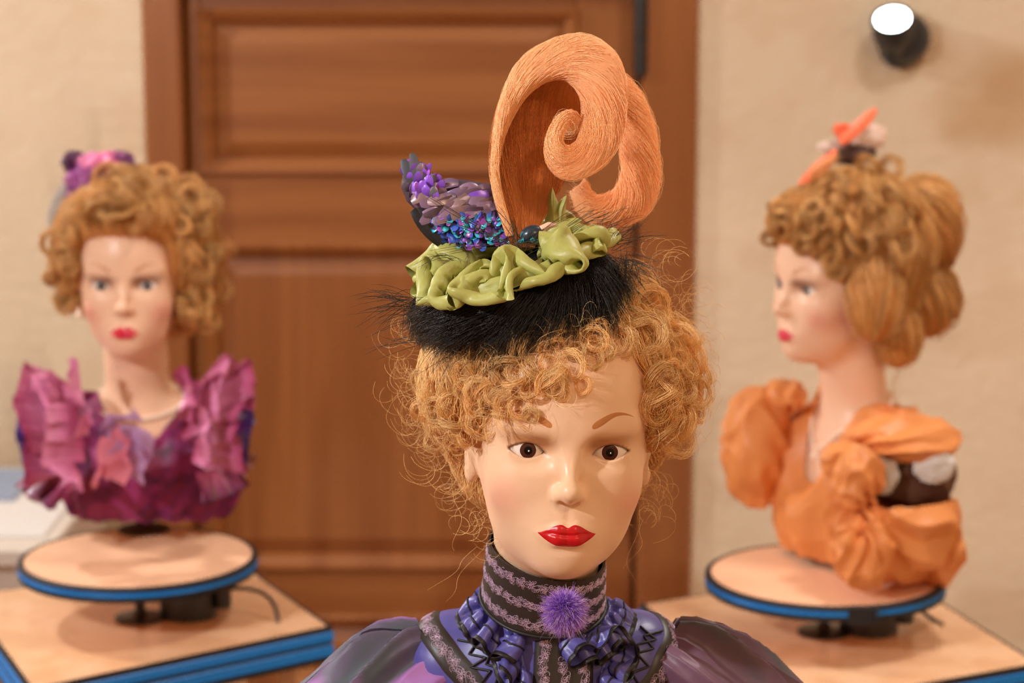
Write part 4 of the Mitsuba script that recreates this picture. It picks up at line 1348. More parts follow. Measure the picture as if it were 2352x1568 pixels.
# its head with the beak, at right of the plume
hc = hat_pt(1222, 538, 6)
add('hat__bird_head', xf(sphere(hc, 7.2, 3, (1.25, 1.0, 0.95)), HAT), 'vc_feather', True, 'small blue green bird head', color=np.tile(lin(40, 60, 74), (len(sphere(hc, 1, 3)[0]), 1)))
for _ in range(26):
    o = rng.normal(size=3) * [1, 0.6, 1]
    o[1] = -abs(o[1])
    o /= np.linalg.norm(o)
    b_ = hc + o * [8.6, 7, 6.6]
    t_ = b_ + np.array([rng.uniform(-6, 2), -0.5, rng.uniform(-4, 2)])
    v, f = feather_blade(b_, t_, 1.9, o)
    add('hat__bird_head__feather', xf((v, f), HAT), 'vc_feather', True, color=np.tile([CY, BL, lin(50, 120, 130), DK][rng.integers(4)], (len(v), 1)))
add('hat__bird_head__beak', xf(tube([hat_pt(1244, 528, 8), hat_pt(1262, 517, 8), hat_pt(1282, 516, 8)], np.array([3.4, 2.8, 0.6]), 10), HAT), 'beak_horn', True, 'pale pink beak')

# peacock herls, thin and dark, sticking out of the middle
hs = []
for a, q, b in (((1190, 575), (1090, 510), (985, 448)), ((1188, 575), (1130, 540), (1020, 505)), ((1185, 570), (1120, 560), (1000, 580)), ((1190, 560), (1160, 500), (1140, 478)), ((1195, 560), (1185, 510), (1168, 500)), ((1200, 570), (1260, 540), (1290, 560)),
                ((1200, 575), (1300, 540), (1375, 575)), ((1180, 580), (1215, 640), (1212, 690)), ((1060, 610), (1040, 590), (1005, 600)), ((1062, 612), (1045, 640), (1020, 690)), ((1060, 610), (1080, 580), (1050, 560)), ((1058, 615), (1075, 650), (1100, 640)), ((1200, 560), (1270, 505), (1340, 470)),
                ((1205, 565), (1300, 530), (1350, 480)), ((1290, 540), (1340, 500), (1400, 490)), ((940, 730), (1010, 680), (1060, 640)), ((1185, 565), (1175, 540), (1180, 510)), ((1050, 600), (1010, 570), (960, 620))):
    for _ in range(4):
        j = lambda p: hat_pt(p[0] + rng.normal(0, 9), p[1] + rng.normal(0, 7), 26 + rng.normal(0, 5))
        p0, p1, p2 = j(a), j(q), j(b)
        tt = np.linspace(0, 1, 14)[:, None]
        hs.append(p0 * (1 - tt) ** 2 + 2 * p1 * tt * (1 - tt) + p2 * tt ** 2)
(v, f), c = tubes(np.array(hs), taper(14, 0.24, 0.5), 3, np.array([lin(58, 40, 20), lin(40, 60, 34), lin(70, 48, 26)])[rng.integers(0, 3, len(hs))])
add('hat__peacock_herls', xf((v, f), HAT), 'vc_fur', True, 'thin dark peacock herls', kind='stuff', color=c)
print('hat', _t.time() - _t0)
# ------------------------------------------------------------------ dark violet blouse of the front mannequin
TOR = frame(at(1307, 1037, 1.665))
def shot_silk(base, sheen):
    return principled(VC, 0.46, specular=0.32, sheen=0.3, sheen_tint=0.5)
mat('vc_taffeta', shot_silk(None, 0.8))
mat('violet_satin', principled(lin(76, 73, 146), 0.38, specular=0.5, sheen=0.4, sheen_tint=0.6))
mat('dark_ribbon', principled(lin(44, 38, 36), 0.42, specular=0.5))
mat('black_cord', principled(lin(22, 19, 20), 0.5))
mat('lurex', principled(lin(226, 206, 240), 0.26, metallic=0.75, specular=0.8))
mat('vc_pompom', principled(VC, 0.6, specular=0.25, sheen=0.6))
rng = np.random.default_rng(31)
XC = -16.0


def torso_fn(p):
    q = p.copy()
    q[:, 0] = np.abs(p[:, 0] - XC)
    sh = rcone(q, (0, 108, -196), (70, 112, -199), 56, 44)
    ch = ell(p, (XC, 112, -300), (106, 82, 130))
    nk = rcone(p, (XC - 1, 98, -130), (XC, 106, -185), 44, 48)
    d = smin(smin(sh, ch, 30), nk, 26)
    return smin(d, ell(q, (58, 62, -320), (58, 48, 62)), 25)


tmesh = surface_nets(torso_fn, (-190, -20, -440), (160, 225, -140), 3.5)
add('blouse__bodice', xf(tmesh, TOR), 'violet_satin', True, 'blue violet satin yoke')
tag('blouse', 'dark violet silk blouse with high embroidered collar on the front mannequin', 'blouse')
# what carries the front mannequin: a turned foot under the bust
add('mannequin__pole', lathe([(0, 0), (.15, 0), (.15, .015), (.03, .03), (.02, .05), (.02, .95), (0, .95)], 40, (0.03, 1.735, 0)), 'black_metal', 30, 'black pole of the display figure')


def surf_pts(px, py, lift=0.0):
    p = hit(TOR, torso_fn, px, py)
    n = normals_of(torso_fn, np.nan_to_num(p), 1.0)
    return p + n * lift, n


def snap(p, lift=0.0):
    for _ in range(8):
        p = project(torso_fn, p, 0.8, 8.0)
    n = normals_of(torso_fn, p)
    return p + n * lift, n


def strip_on_torso(center, width, lift, n=60, m=9, bow=0.4):
    """a band of the given width laid along a polyline (local mm) on the torso; returns grid (n, m, 3), normals and the across direction"""
    c = resample(center, n)
    c, nr = snap(c)
    t = np.gradient(c, axis=0)
    t /= np.linalg.norm(t, axis=1, keepdims=True)
    sd = np.cross(nr, t)
    sd /= np.linalg.norm(sd, axis=1, keepdims=True)
    w = np.linspace(-0.5, 0.5, m)
    width = np.broadcast_to(width, (n,))
    G = c[:, None] + sd[:, None] * (w[None, :, None] * width[:, None, None])
    flat, nn = snap(G.reshape(-1, 3), 0.0)
    ed = lift * (1 - (2 * np.abs(w)) ** 8 * 0.8)
    G = flat.reshape(n, m, 3) + nn.reshape(n, m, 3) * ed[None, :, None]
    return G, nn.reshape(n, m, 3), sd


class Chart:
    """maps (a along mm, b across mm) on a grid surface to space, lifted"""
    def __init__(self, G, N):
        self.G, self.N = G, N
        self.L = np.r_[0, np.cumsum(np.linalg.norm(np.diff(G[:, G.shape[1] // 2], axis=0), axis=1))]
        self.Wd = np.linalg.norm(np.diff(G[G.shape[0] // 2], axis=0), axis=1).sum()

    def __call__(self, a, b, lift=0.35):
        n, m, _ = self.G.shape
        s = np.interp(a, self.L, np.arange(n))
        t = np.clip((b / self.Wd + 0.5) * (m - 1), 0, m - 1)
        i, j = np.clip(s.astype(int), 0, n - 2), np.clip(t.astype(int), 0, m - 2)
        u, v = (s - i)[..., None], (t - j)[..., None]
        f = lambda X: (X[i, j] * (1 - u) + X[i + 1, j] * u) * (1 - v) + (X[i, j + 1] * (1 - u) + X[i + 1, j + 1] * u) * v
        return f(self.G) + f(self.N) * lift


def petal(a, b, ang, ln, w, k=9):
    t = np.linspace(0, 2 * np.pi, k)
    x, y = ln * (0.5 - 0.5 * np.cos(t)), w * np.sin(t) * (0.6 + 0.4 * (0.5 - 0.5 * np.cos(t)))
    return np.stack([a + x * math.cos(ang) - y * math.sin(ang), b + x * math.sin(ang) + y * math.cos(ang)], 1)


def vine(length, width, rng, step=10.5, size=1.0):
    """embroidered vine in the plane: a wavy stem, sprays of small petals on both sides, curled tendrils; list of (k, 2) polylines"""
    out = []
    n = max(2, int(length / step))
    a = np.linspace(0, length, n * 12)
    amp = width * 0.16
    stem = lambda x: amp * np.sin(2 * np.pi * x / (2 * step))
    for k in range(n):
        seg = np.linspace(k * step, (k + 1) * step, 9)
        out.append(np.stack([seg, stem(seg)], 1))
        s = 1 if k % 2 else -1
        x0 = (k + 0.5) * step
        b0 = stem(x0)
        bc = b0 + s * width * 0.20
        out.append(np.stack([np.linspace(x0, x0 + 2, 9), np.linspace(b0, bc, 9)], 1))
        for (da, db, ln, cnt) in ((2, 0, 3.1, 7), (-2.6, s * width * 0.10, 2.5, 4), (4.6, s * width * 0.12, 2.3, 4)):
            th0 = rng.uniform(0, 6.3)
            for q in range(cnt):
                th = th0 + q * 2 * np.pi / (7 if cnt == 7 else 6)
                out.append(petal(x0 + da, np.clip(bc + db, -width * .42, width * .42), th, ln * size * rng.uniform(0.8, 1.15), 0.75 * size))
        # a tendril that rolls up
        t = np.linspace(0, 1, 9)
        r = 1.9 * (1 - 0.6 * t) * size
        cx, cy = x0 + step * 0.5, stem(x0 + step * 0.5) - s * width * 0.17
        out.append(np.stack([cx + r * np.cos(4.8 * t + 1), cy - s * r * np.sin(4.8 * t + 1)], 1))
    return out


def embroider(key, chart, lines, lab=None, off=(0, 0), r=0.28):
    P = []
    for l in lines:
        p = chart(l[:, 0] + off[0], l[:, 1] + off[1], 0.30)
        P.append(p)
    (v, f), _ = tubes(np.array(P), r, 3)
    add(key, xf((v, f), TOR), 'lurex', True, lab or 'glittering lilac embroidery', kind='stuff')


# collar: a tall band leaning forward with the neck, in three overlapping turns of ribbon
def collar_ring(t, u):
    """t 0 = lower edge, 1 = upper edge; u angle, 0 = viewer's right, -pi/2 = front"""
    c = np.array([XC - 1.5, 92, -139.0]) * (1 - t)[..., None] + np.array([XC + 1.0, 70, -93.5]) * t[..., None]
    R = 47.0 * (1 - t) + 44.2 * t
    roll, pit = math.tan(math.radians(5.0)) * (1 - t) + math.tan(math.radians(11.0)) * t, math.tan(math.radians(19.0)) * (1 - t) + math.tan(math.radians(14.0)) * t
    x, y = R * np.cos(u), R * np.sin(u)
    return c + np.stack([x, y, -roll * x + pit * y], -1)


NU, NV = 160, 40
uu, vv = np.meshgrid(np.linspace(0, 2 * np.pi, NU, endpoint=False), np.linspace(0, 1, NV), indexing='ij')
step3 = 0.9 * ((vv * 3) % 1.0) + 0.6
G0 = collar_ring(vv, uu)
rad = np.stack([np.cos(uu), np.sin(uu), 0 * uu], -1)
for t0 in range(3):      # each turn its own band, stepping out over the one above
    sel = np.linspace(t0 / 3 - (0.02 if t0 else 0), (t0 + 1) / 3, 12)
    u2, v2 = np.meshgrid(np.linspace(0, 2 * np.pi, NU, endpoint=False), sel, indexing='ij')
    g = collar_ring(v2, u2) + np.stack([np.cos(u2), np.sin(u2), 0 * u2], -1) * (1.2 - 0.9 * (sel * 3 - t0) + 0.8)[None, :, None]
    inner = g[:, ::-1] - np.stack([np.cos(u2), np.sin(u2), 0 * u2], -1) * 2.0
    gg = np.concatenate([g, inner], 1)
    add('blouse__collar_band', xf((gg.reshape(-1, 3), grid_faces(NU, gg.shape[1], close_u=True, close_v=True)), TOR), 'dark_ribbon', 40, 'dark ribbon turn of the high collar')
    uc = np.linspace(-np.pi * 1.08, np.pi * 0.08, 120)
    u3, v3 = np.meshgrid(uc, np.linspace((t0 + 0.06) / 3, (t0 + 0.94) / 3, 9), indexing='ij')
    Gc = collar_ring(v3, u3) + np.stack([np.cos(u3), np.sin(u3), 0 * u3], -1) * (1.2 - 0.9 * (v3 * 3 - t0) + 0.8)[..., None]
    ch = Chart(Gc, np.stack([np.cos(u3), np.sin(u3), 0 * u3], -1))
    embroider('blouse__collar_band' + (f'_{t0:03d}' if t0 else '') + '__embroidery', ch, vine(ch.L[-1] - 2, 15.0, rng, step=9.5, size=1.2), off=(1, 0))
add('blouse__collar_cord', xf(tube(np.vstack([collar_ring(np.zeros(81), np.linspace(0, 2 * np.pi, 81)) * 1.0 + np.stack([np.cos(np.linspace(0, 2 * np.pi, 81)), np.sin(np.linspace(0, 2 * np.pi, 81)), 0 * np.linspace(0, 1, 81)], -1) * 2.4]), 1.5, 8), TOR), 'black_cord', True, 'black cord at the foot of the collar')


def px_line(pts, extra_top=None, extra_bottom=None):
    p = surf_pts([q[0] for q in pts], [q[1] for q in pts])[0]
    p = p[np.isfinite(p).all(1)]
    if extra_top is not None:
        p = np.vstack([extra_top, p])
    if extra_bottom is not None:
        p = np.vstack([p, extra_bottom])
    return p


# embroidered bands over the shoulders and down the front placket
for nm, pts, top, bot, wd in (('left', [(985, 1440), (1012, 1480), (1045, 1525), (1082, 1568)], [(-108, 150, -176), (-106, 122, -166)], [(-56, 36, -230), (-44, 34, -262)], 21),
                              ('right', [(1558, 1432), (1548, 1470), (1530, 1515), (1505, 1568)], [(76, 150, -176), (76, 124, -166)], [(46, 36, -230), (32, 34, -262)], 21)):
    line = px_line(pts, np.array(top, float), np.array(bot, float))
    G, N, sd = strip_on_torso(line, wd, 1.6, n=90)
    k = add('blouse__shoulder_band', xf(grid_mesh(G), TOR), 'dark_ribbon', True, 'dark band embroidered with lilac flowers over the shoulder')
    ch = Chart(G, N)
    embroider(k + '__embroidery', ch, vine(ch.L[-1] - 4, 19.0, rng, step=12.5, size=1.5), off=(2, 0))
line = px_line([(1296, 1462), (1295, 1500), (1294, 1535), (1293, 1568)], np.array([[XC + 12, 52, -152.0]]), np.array([[XC + 12, 28, -225.0], [XC + 12, 26, -270.0]]))
G, N, sd = strip_on_torso(line, 49, 2.2, n=70, m=25)
tuck = 1.0 * np.abs(np.sin(np.linspace(0, np.pi * 3, 25))) ** 0.6
G = G + N * tuck[None, :, None]
k = add('blouse__placket', xf(grid_mesh(G), TOR), 'dark_ribbon', True, 'dark front placket with three rows of embroidery')
ch = Chart(G, N)
for off in (-16.2, 0.0, 16.2):
    embroider(k + '__embroidery', ch, vine(ch.L[-1] - 4, 15.0, rng, step=11.0, size=1.3), off=(2, off))


# frills of violet satin between collar and bands
def frill(pts, width, fullness, amp, seed, out, lift0=1.0, stand=0.75):
    """a gathered strip of cloth: sewn along pts, its free edge left to fall into folds; out = local direction the free edge points to"""
    r = np.random.default_rng(seed)
    c = resample(np.array(pts, float), 200)
    L = np.linalg.norm(np.diff(c, axis=0), axis=1).sum()
    n, m = int(L * fullness / 2.6), int(width / 2.4) + 1
    c = resample(np.array(pts, float), n)
    c, nr = snap(c, lift0)
    t = np.gradient(c, axis=0)
    t /= np.linalg.norm(t, axis=1, keepdims=True)
    o = np.cross(nr, t)
    o /= np.linalg.norm(o, axis=1, keepdims=True)
    if (o @ np.asarray(out, float)).mean() < 0:
        o = -o
    o = o + stand * nr
    o /= np.linalg.norm(o, axis=1, keepdims=True)
    v = np.linspace(0, 1, m)
    u = np.linspace(0, 1, n)
    ph = 2 * np.pi * L * fullness / 52.0 * u + np.cumsum(r.normal(0, 0.22, n))
    q = np.cross(t, o)
    P = c[:, None] + o[:, None] * (width * 0.9 * v)[None, :, None] + q[:, None] * ((amp * np.sin(ph))[:, None] * v[None])[..., None] + t[:, None] * ((amp * 0.6 * np.sin(2 * ph))[:, None] * v[None])[..., None]
    pins = {(i, 0): c[i] for i in range(n)}
    pins.update({(i, 1): c[i] + o[i] * 2.0 + q[i] * 0.8 * math.sin(ph[i]) for i in range(n)})

    def collide(X):
        f = X.reshape(-1, 3)
        d = torso_fn(f)
        k = d < 1.2
        if k.any():
            nn = normals_of(torso_fn, f[k])
            f = f.copy()
            f[k] += nn * (1.2 - np.maximum(d[k], -8))[:, None]
        ax = f - np.array([XC - 1, 0, 0])      # keep off the collar
        a_ = np.hypot(ax[:, 0], f[:, 1] - (92 - (f[:, 2] + 139) * 0.45))
        in_ = (a_ < 49) & (f[:, 2] > -150)
        s_ = np.where(in_, 49 / np.maximum(a_, 1), 1)
        f = f.copy()
        f[:, 0] = (f[:, 0] - XC + 1) * s_ + XC - 1
        f[:, 1] = (f[:, 1] - (92 - (f[:, 2] + 139) * 0.45)) * s_ + (92 - (f[:, 2] + 139) * 0.45)
        return f.reshape(X.shape)
    X = relax_cloth(P, 2.6, 2.4, pins, iters=70, collide=collide, gravity=(0, 0, -0.035), bend=0.6, gap=2.2, seed=seed, far=0.35)
    return smooth_grid(X, 2)


def add_frill(pts, width, waves, amp, seed, out, **kw):
    P = frill(pts, width, waves, amp, seed, out, **kw)
    k = add('blouse__frill', xf(grid_mesh(P), TOR), 'violet_satin', True, 'violet satin frill with black edging')
    e = P[:, -4:]
    nn = np.cross(np.gradient(e, axis=0), np.gradient(e, axis=1))
    nn /= np.linalg.norm(nn, axis=2, keepdims=True) + 1e-9
    gg = np.concatenate([e + nn * 0.35, (e - nn * 0.35)[:, ::-1]], 1)
    add(k + '__edging', xf((gg.reshape(-1, 3), grid_faces(gg.shape[0], 8, close_v=True)), TOR), 'black_cord', True, 'black edging')
    j = P.shape[1] // 2
    n2 = np.cross(np.gradient(P, axis=0), np.gradient(P, axis=1))
    n2 /= np.linalg.norm(n2, axis=2, keepdims=True) + 1e-9
    for s_ in (-1, 1):
        add(k + '__cord', xf(tube(P[::2, j] + s_ * n2[::2, j] * 0.5, 0.75, 6), TOR), 'black_cord', True, 'black cord')


a0 = np.linspace(math.radians(168), math.radians(292), 9)        # round the foot of the collar, viewer's left
left_pts = [collar_ring(np.zeros(1), np.array([a]))[0] + np.array([math.cos(a) * 3, math.sin(a) * 3, -3.0]) for a in a0[:6]]
left_low = [tuple(q) for q in px_line([(1195, 1475), (1205, 1520), (1212, 1568)], None, np.array([[-42, 32, -245.0]]))]
add_frill(left_pts + left_low, 28, 1.9, 7.0, 1, (-1, -0.2, -0.3))
add_frill([p + np.array([-2.5, -1.5, -5.0]) for p in left_pts[:5]] + [tuple(np.array(q) + np.array([-6, 0, 0])) for q in left_low], 22, 1.6, 5.0, 2, (-1, -0.2, -0.3), lift0=0.6, stand=0.35)
a1 = np.linspace(math.radians(14), math.radians(-72), 6)
right_pts = [collar_ring(np.zeros(1), np.array([a]))[0] + np.array([math.cos(a) * 3, math.sin(a) * 3, -3.0]) for a in a1]
right_low = [tuple(q) for q in px_line([(1392, 1475), (1385, 1520), (1378, 1568)], None, np.array([[14, 32, -245.0]]))]
add_frill(right_pts + right_low, 28, 1.9, 7.0, 3, (1, -0.2, -0.3))
add_frill([p + np.array([2.5, -1.5, -5.0]) for p in right_pts[:5]] + [tuple(np.array(q) + np.array([6, 0, 0])) for q in right_low], 22, 1.6, 5.0, 4, (1, -0.2, -0.3), lift0=0.6, stand=0.35)

# black cords zigzagging over the yoke
for zz in ([(1052, 1470), (1095, 1478), (1078, 1502), (1118, 1510), (1082, 1532), (1128, 1540), (1108, 1566)], [(1110, 1450), (1085, 1475), (1130, 1492), (1118, 1525), (1150, 1535), (1140, 1568)],
           [(1520, 1450), (1478, 1462), (1500, 1490), (1462, 1500), (1490, 1530), (1450, 1545), (1465, 1568)], [(1470, 1440), (1505, 1470), (1465, 1480), (1455, 1520), (1430, 1568)]):
    fine = np.vstack([np.linspace(zz[i], zz[i + 1], 8)[: 8 if i == len(zz) - 2 else 7] for i in range(len(zz) - 1)])
    p = surf_pts(fine[:, 0], fine[:, 1], 1.4)[0]
    p = p[np.isfinite(p).all(1)]
    if len(p) > 4:
        add('blouse__zigzag_cord', xf(tube(p, 0.95, 7), TOR), 'black_cord', True, 'black zigzag cord')


# puffed sleeves, gathered into the shoulder seam
def puff_sleeve(key, seam, axis, up, R, L, gathers, seed, cols, label):
    """seam: centre of the armhole; axis: direction the puff swells; R radii across (two), L length"""
    r = np.random.default_rng(seed)
    nu, nv = 280, 100
    ph, th = np.meshgrid(np.linspace(0, 2 * np.pi, nu, endpoint=False), np.linspace(0, 1, nv), indexing='ij')
    axis = np.asarray(axis, float) / np.linalg.norm(axis)
    e1 = np.asarray(up, float) - axis * (np.asarray(up, float) @ axis)
    e1 /= np.linalg.norm(e1)
    e2 = np.cross(axis, e1)
    prof = np.interp(th, [0, 0.06, 0.16, 0.32, 0.52, 0.72, 0.88, 1.0], [0.78, 0.88, 0.97, 1.02, 1.03, 0.97, 0.84, 0.60])
    nz = lambda f, s: meshkit.noise(np.stack([np.cos(ph) * f, np.sin(ph) * f, th * 2.0 + s], -1), seed + s)
    warp = ph + 0.16 * (nz(2.2, 1) - 0.5) * 2 + 0.10 * np.sin(3 * ph + 4 * th)
    g1 = 1 - np.abs(np.sin(warp * gathers / 2 + 2.0 * (nz(1.6, 5) - 0.5)))           # narrow ridges
    g2 = 1 - np.abs(np.sin(warp * gathers * 0.20 + 1.7 + 2.2 * th * (nz(1.1, 8) - 0.3)))
    fade1 = np.exp(-((th - 0.03) / 0.26) ** 2)
    fade2 = np.exp(-((th - 0.26) / 0.40) ** 2)
    disp = 6.5 * (g1 - 0.6) * fade1 + 20.0 * (g2 - 0.45) * fade2 + 9.0 * (nz(2.4, 12) - 0.5)
    rr1, rr2 = R[0] * prof + disp, R[1] * prof * np.interp(th, [0, 0.25, 1], [0.84, 1, 1]) + disp
    sag = -10 * np.sin(np.pi * th)
    P = np.asarray(seam, float) + axis * (L * th)[..., None] + e1 * (rr1 * np.cos(ph))[..., None] + e2 * (rr2 * np.sin(ph))[..., None] + np.array([0, 0, 1.0]) * sag[..., None]
    Q = np.stack([np.cos(warp) * 4.5, np.sin(warp) * 4.5, th * 1.6 + 0 * ph], -1)      # shot silk: its two tints run along the folds
    w = np.clip((meshkit.fbm(Q + seed, 3, seed) - 0.42) / 0.16, 0, 1)[..., None]
    c = cols[0] * (1 - w) + cols[1] * w
    w2 = np.clip((meshkit.fbm(Q * 0.7 + 7, 3, seed + 3) - 0.53) / 0.07, 0, 1)[..., None]
    c = c * (1 - w2) + cols[2] * w2
    add(key, xf((P.reshape(-1, 3), grid_faces(nu, nv, close_u=True)), TOR), 'vc_taffeta', True, label, color=c.reshape(-1, 3))


puff_sleeve('blouse__sleeve', (-89, 114, -210), (-1.0, -0.12, -0.62), (0, 0, 1), (66, 60), 146, 26, 3, (lin(74, 82, 90), lin(92, 84, 108), lin(156, 108, 172)), 'puffed grey violet silk sleeve with light from the left put into its tints')  # brighter tints: light from the left put into the silk colour
puff_sleeve('blouse__sleeve', (64, 114, -208), (1.0, -0.10, -0.60), (0, 0, 1), (67, 60), 150, 24, 7, (lin(66, 68, 72), lin(92, 66, 80), lin(108, 78, 98)), 'puffed plum silk sleeve with shade put into its darker tints')  # same silk in darker tints, shade put into the colour

# purple fur brooch at the throat
pc = np.linalg.solve(TOR[:3, :3], at(1297, 1400, 1.615) - TOR[:3, 3])
n = 5600
o = rng.normal(size=(n, 3))
o /= np.linalg.norm(o, axis=1, keepdims=True)
bend = rng.normal(0, 0.22, (n, 3))
ln = rng.uniform(6.0, 10.5, n) + (rng.random(n) < 0.09) * rng.uniform(1.5, 5.0, n)
t = np.linspace(0, 1, 5)[None, :, None]
core = sphere(pc, 8.0, 3)
add('fur_brooch__core', xf(core, TOR), 'vc_pompom', True, 'deep violet middle', color=np.tile(lin(70, 20, 130), (len(core[0]), 1)))
P = pc + o[:, None] * (6.5 + (ln[:, None, None]) * t) + bend[:, None] * (ln[:, None, None] * t ** 2) + np.array([0, 0, -2.2]) * t ** 2
cA, cB, cC = lin(104, 36, 190), lin(160, 108, 214), lin(226, 198, 226)
tip = (t[..., 0] ** 1.6)[..., None]
col = np.where(rng.random((n, 1, 1)) < 0.35, cA + (cC - cA) * tip, cA + (cB - cA) * tip) * rng.uniform(0.7, 1.15, (n, 1, 1))
(v, f), c = tubes(P, taper(5, 0.125, 0.3), 3, np.clip(col, 0, 1))
add('fur_brooch__fur', xf((v, f), TOR), 'vc_pompom', True, 'soft violet fur with pale tips', kind='stuff', color=c)
tag('fur_brooch', 'purple fur pompom pinned to the high collar', 'brooch')
print('blouse', _t.time() - _t0)
# ------------------------------------------------------------------ wigs, gowns, hats and necklaces of the two mannequins behind
mat('vc_cloth', principled(VC, 0.32, specular=0.45, sheen=0.6))
mat('vc_lace', principled(VC, 0.62, specular=0.25, sheen=0.5))
mat('orange_taffeta', principled(lin(212, 136, 78), 0.42, specular=0.4, sheen=0.5, sheen_tint=0.4))
mat('chiffon', {'type': 'principledthin', 'base_color': rgb(lin(196, 160, 206)), 'roughness': 0.6, 'diff_trans': 0.9}, two=False)
mat('chiffon_pink', {'type': 'principledthin', 'base_color': rgb(lin(226, 140, 160)), 'roughness': 0.6, 'diff_trans': 0.9}, two=False)
mat('pearl', principled(lin(240, 224, 206), 0.22, specular=0.6, clearcoat=0.5))
mat('dark_stuffing', principled(lin(88, 54, 34), 0.8))
mat('coral_feather', principled(lin(232, 112, 74), 0.5, sheen=0.4))
mat('white_net', {'type': 'principledthin', 'base_color': rgb(lin(244, 226, 214)), 'roughness': 0.7, 'diff_trans': 1.0}, two=False)
mat('brown_felt', principled(lin(62, 36, 26), 0.8))
rng = np.random.default_rng(41)


def wig2(key, M, fn, lo, hi, target, n, curls, label, wave=6.0):
    base = surface_nets(fn, lo, hi, 4.5)
    add(key, xf(base, M), 'hair_under', True, label)
    st = sample_mesh(base, n, rng)
    P = flow(fn, st, np.array(target, float), 12, 6.5, rng, wave=wave, wl=46, lift=2.5)
    (v, f), c = tubes(P, taper(12, 0.95), 3, hair_colors(len(P), rng, HAIR2))
    add(key + '__combed_hair', xf((v, f), M), 'vc_hair', True, kind='stuff', color=c)
    for C_ in curls_at(curls, 18, 1.6, m=16, fn=fn, M=M, out=0.4, frizz=0.14):
        (v, f), c = tubes(C_, taper(16, 0.7), 3, hair_colors(len(C_), rng, HAIR2) * rng.uniform(0.85, 1.1))
        add(key + '__curl', xf((v, f), M), 'vc_hair', True, color=np.clip(c, 0, 1))


def opening(p, top=72.0, hw=59.5, x0=0.0):
    ax, z = np.abs(p[:, 0] - x0), p[:, 2]
    zz = np.where(z > 10, (z - 10) / (top - 10), (z - 10) / 120)
    return np.maximum((np.sqrt((ax / hw) ** 4 + zz ** 4 + 1e-9) ** 0.5 - 1) * 58, p[:, 1] - 66)


def left_wig_fn(p):
    d = smin(ell(p, (6, 92, 52), (106, 100, 92)), ell(p, (12, 118, -30), (86, 60, 62)), 30)
    d = smin(d, ell(p, (0, 20, 92), (62, 44, 30)), 22)                 # roll over the forehead
    d = smin(d, ell(p, (84, 84, -20), (28, 40, 56)), 20)               # tresses at the side
    d = smin(d, ell(p, (-76, 84, 6), (28, 40, 52)), 20)
    return smax(d, -opening(p, 66), 6)


lc_ = [(rng.uniform(190, 470), rng.uniform(395, 520), rng.uniform(12, 20), rng.uniform(0.3, 0.9)) for _ in range(26)]
lc_ += [(rng.uniform(120, 180), rng.uniform(520, 730), rng.uniform(11, 18), rng.uniform(0.3, 0.9)) for _ in range(16)]
lc_ += [(rng.uniform(420, 500), rng.uniform(520, 780), rng.uniform(12, 19), rng.uniform(0.3, 0.9)) for _ in range(16)]
wig2('mannequin_001__wig', MLEFT, left_wig_fn, (-130, -40, -110), (150, 225, 170), (0, 90, 200), 1150, lc_, 'curly light brown wig piled on top')


def blob_local(M, px, py, zc, r):
    c = inv_at(M, px, py, zc)
    return lambda p: ell(p, c, r)


RB = [blob_local(MRIGHT, 2120, 520, 2.98, (52, 52, 66)), blob_local(MRIGHT, 2125, 690, 2.98, (44, 44, 50)), blob_local(MRIGHT, 2062, 775, 2.93, (30, 30, 40)), blob_local(MRIGHT, 2010, 690, 2.86, (30, 36, 52))]


def right_wig_fn(p):
    d = smin(ell(p, (0, 98, 50), (96, 104, 96)), ell(p, (0, 118, -20), (72, 54, 56)), 26)
    d = smin(d, ell(p, (0, 22, 84), (62, 46, 40)), 20)
    d = smax(d, -opening(p, 54), 6)
    for b in RB:
        d = smin(d, b(p), 7)
    return d


rc_ = [(rng.uniform(1775, 1950), rng.uniform(470, 640), rng.uniform(8, 13), rng.uniform(0.2, 0.9)) for _ in range(46)]
rc_ += [(x + rng.normal(0, 8), y + rng.normal(0, 8), rng.uniform(15, 21), rng.uniform(0.4, 0.8)) for x, y in ((1935, 410), (1985, 405), (2035, 420), (1950, 455), (2005, 460), (2060, 455), (1960, 505), (2015, 510), (2070, 505), (1990, 550), (2050, 550), (2090, 480), (1920, 450), (2040, 590), (1965, 545))]
wig2('mannequin_002__wig', MRIGHT, right_wig_fn, (-140, -50, -110), (150, 240, 170), (0, 120, 190), 1350, rc_, 'curly golden brown wig with big rolls at the back', wave=4.0)
# a loose strand at the nape
add('mannequin_002__wig__strand', tube([at(2075, 835, 2.96), at(2052, 890, 2.95), at(2070, 950, 2.95)], 0.0008, 6, 24), 'hair_under', True)


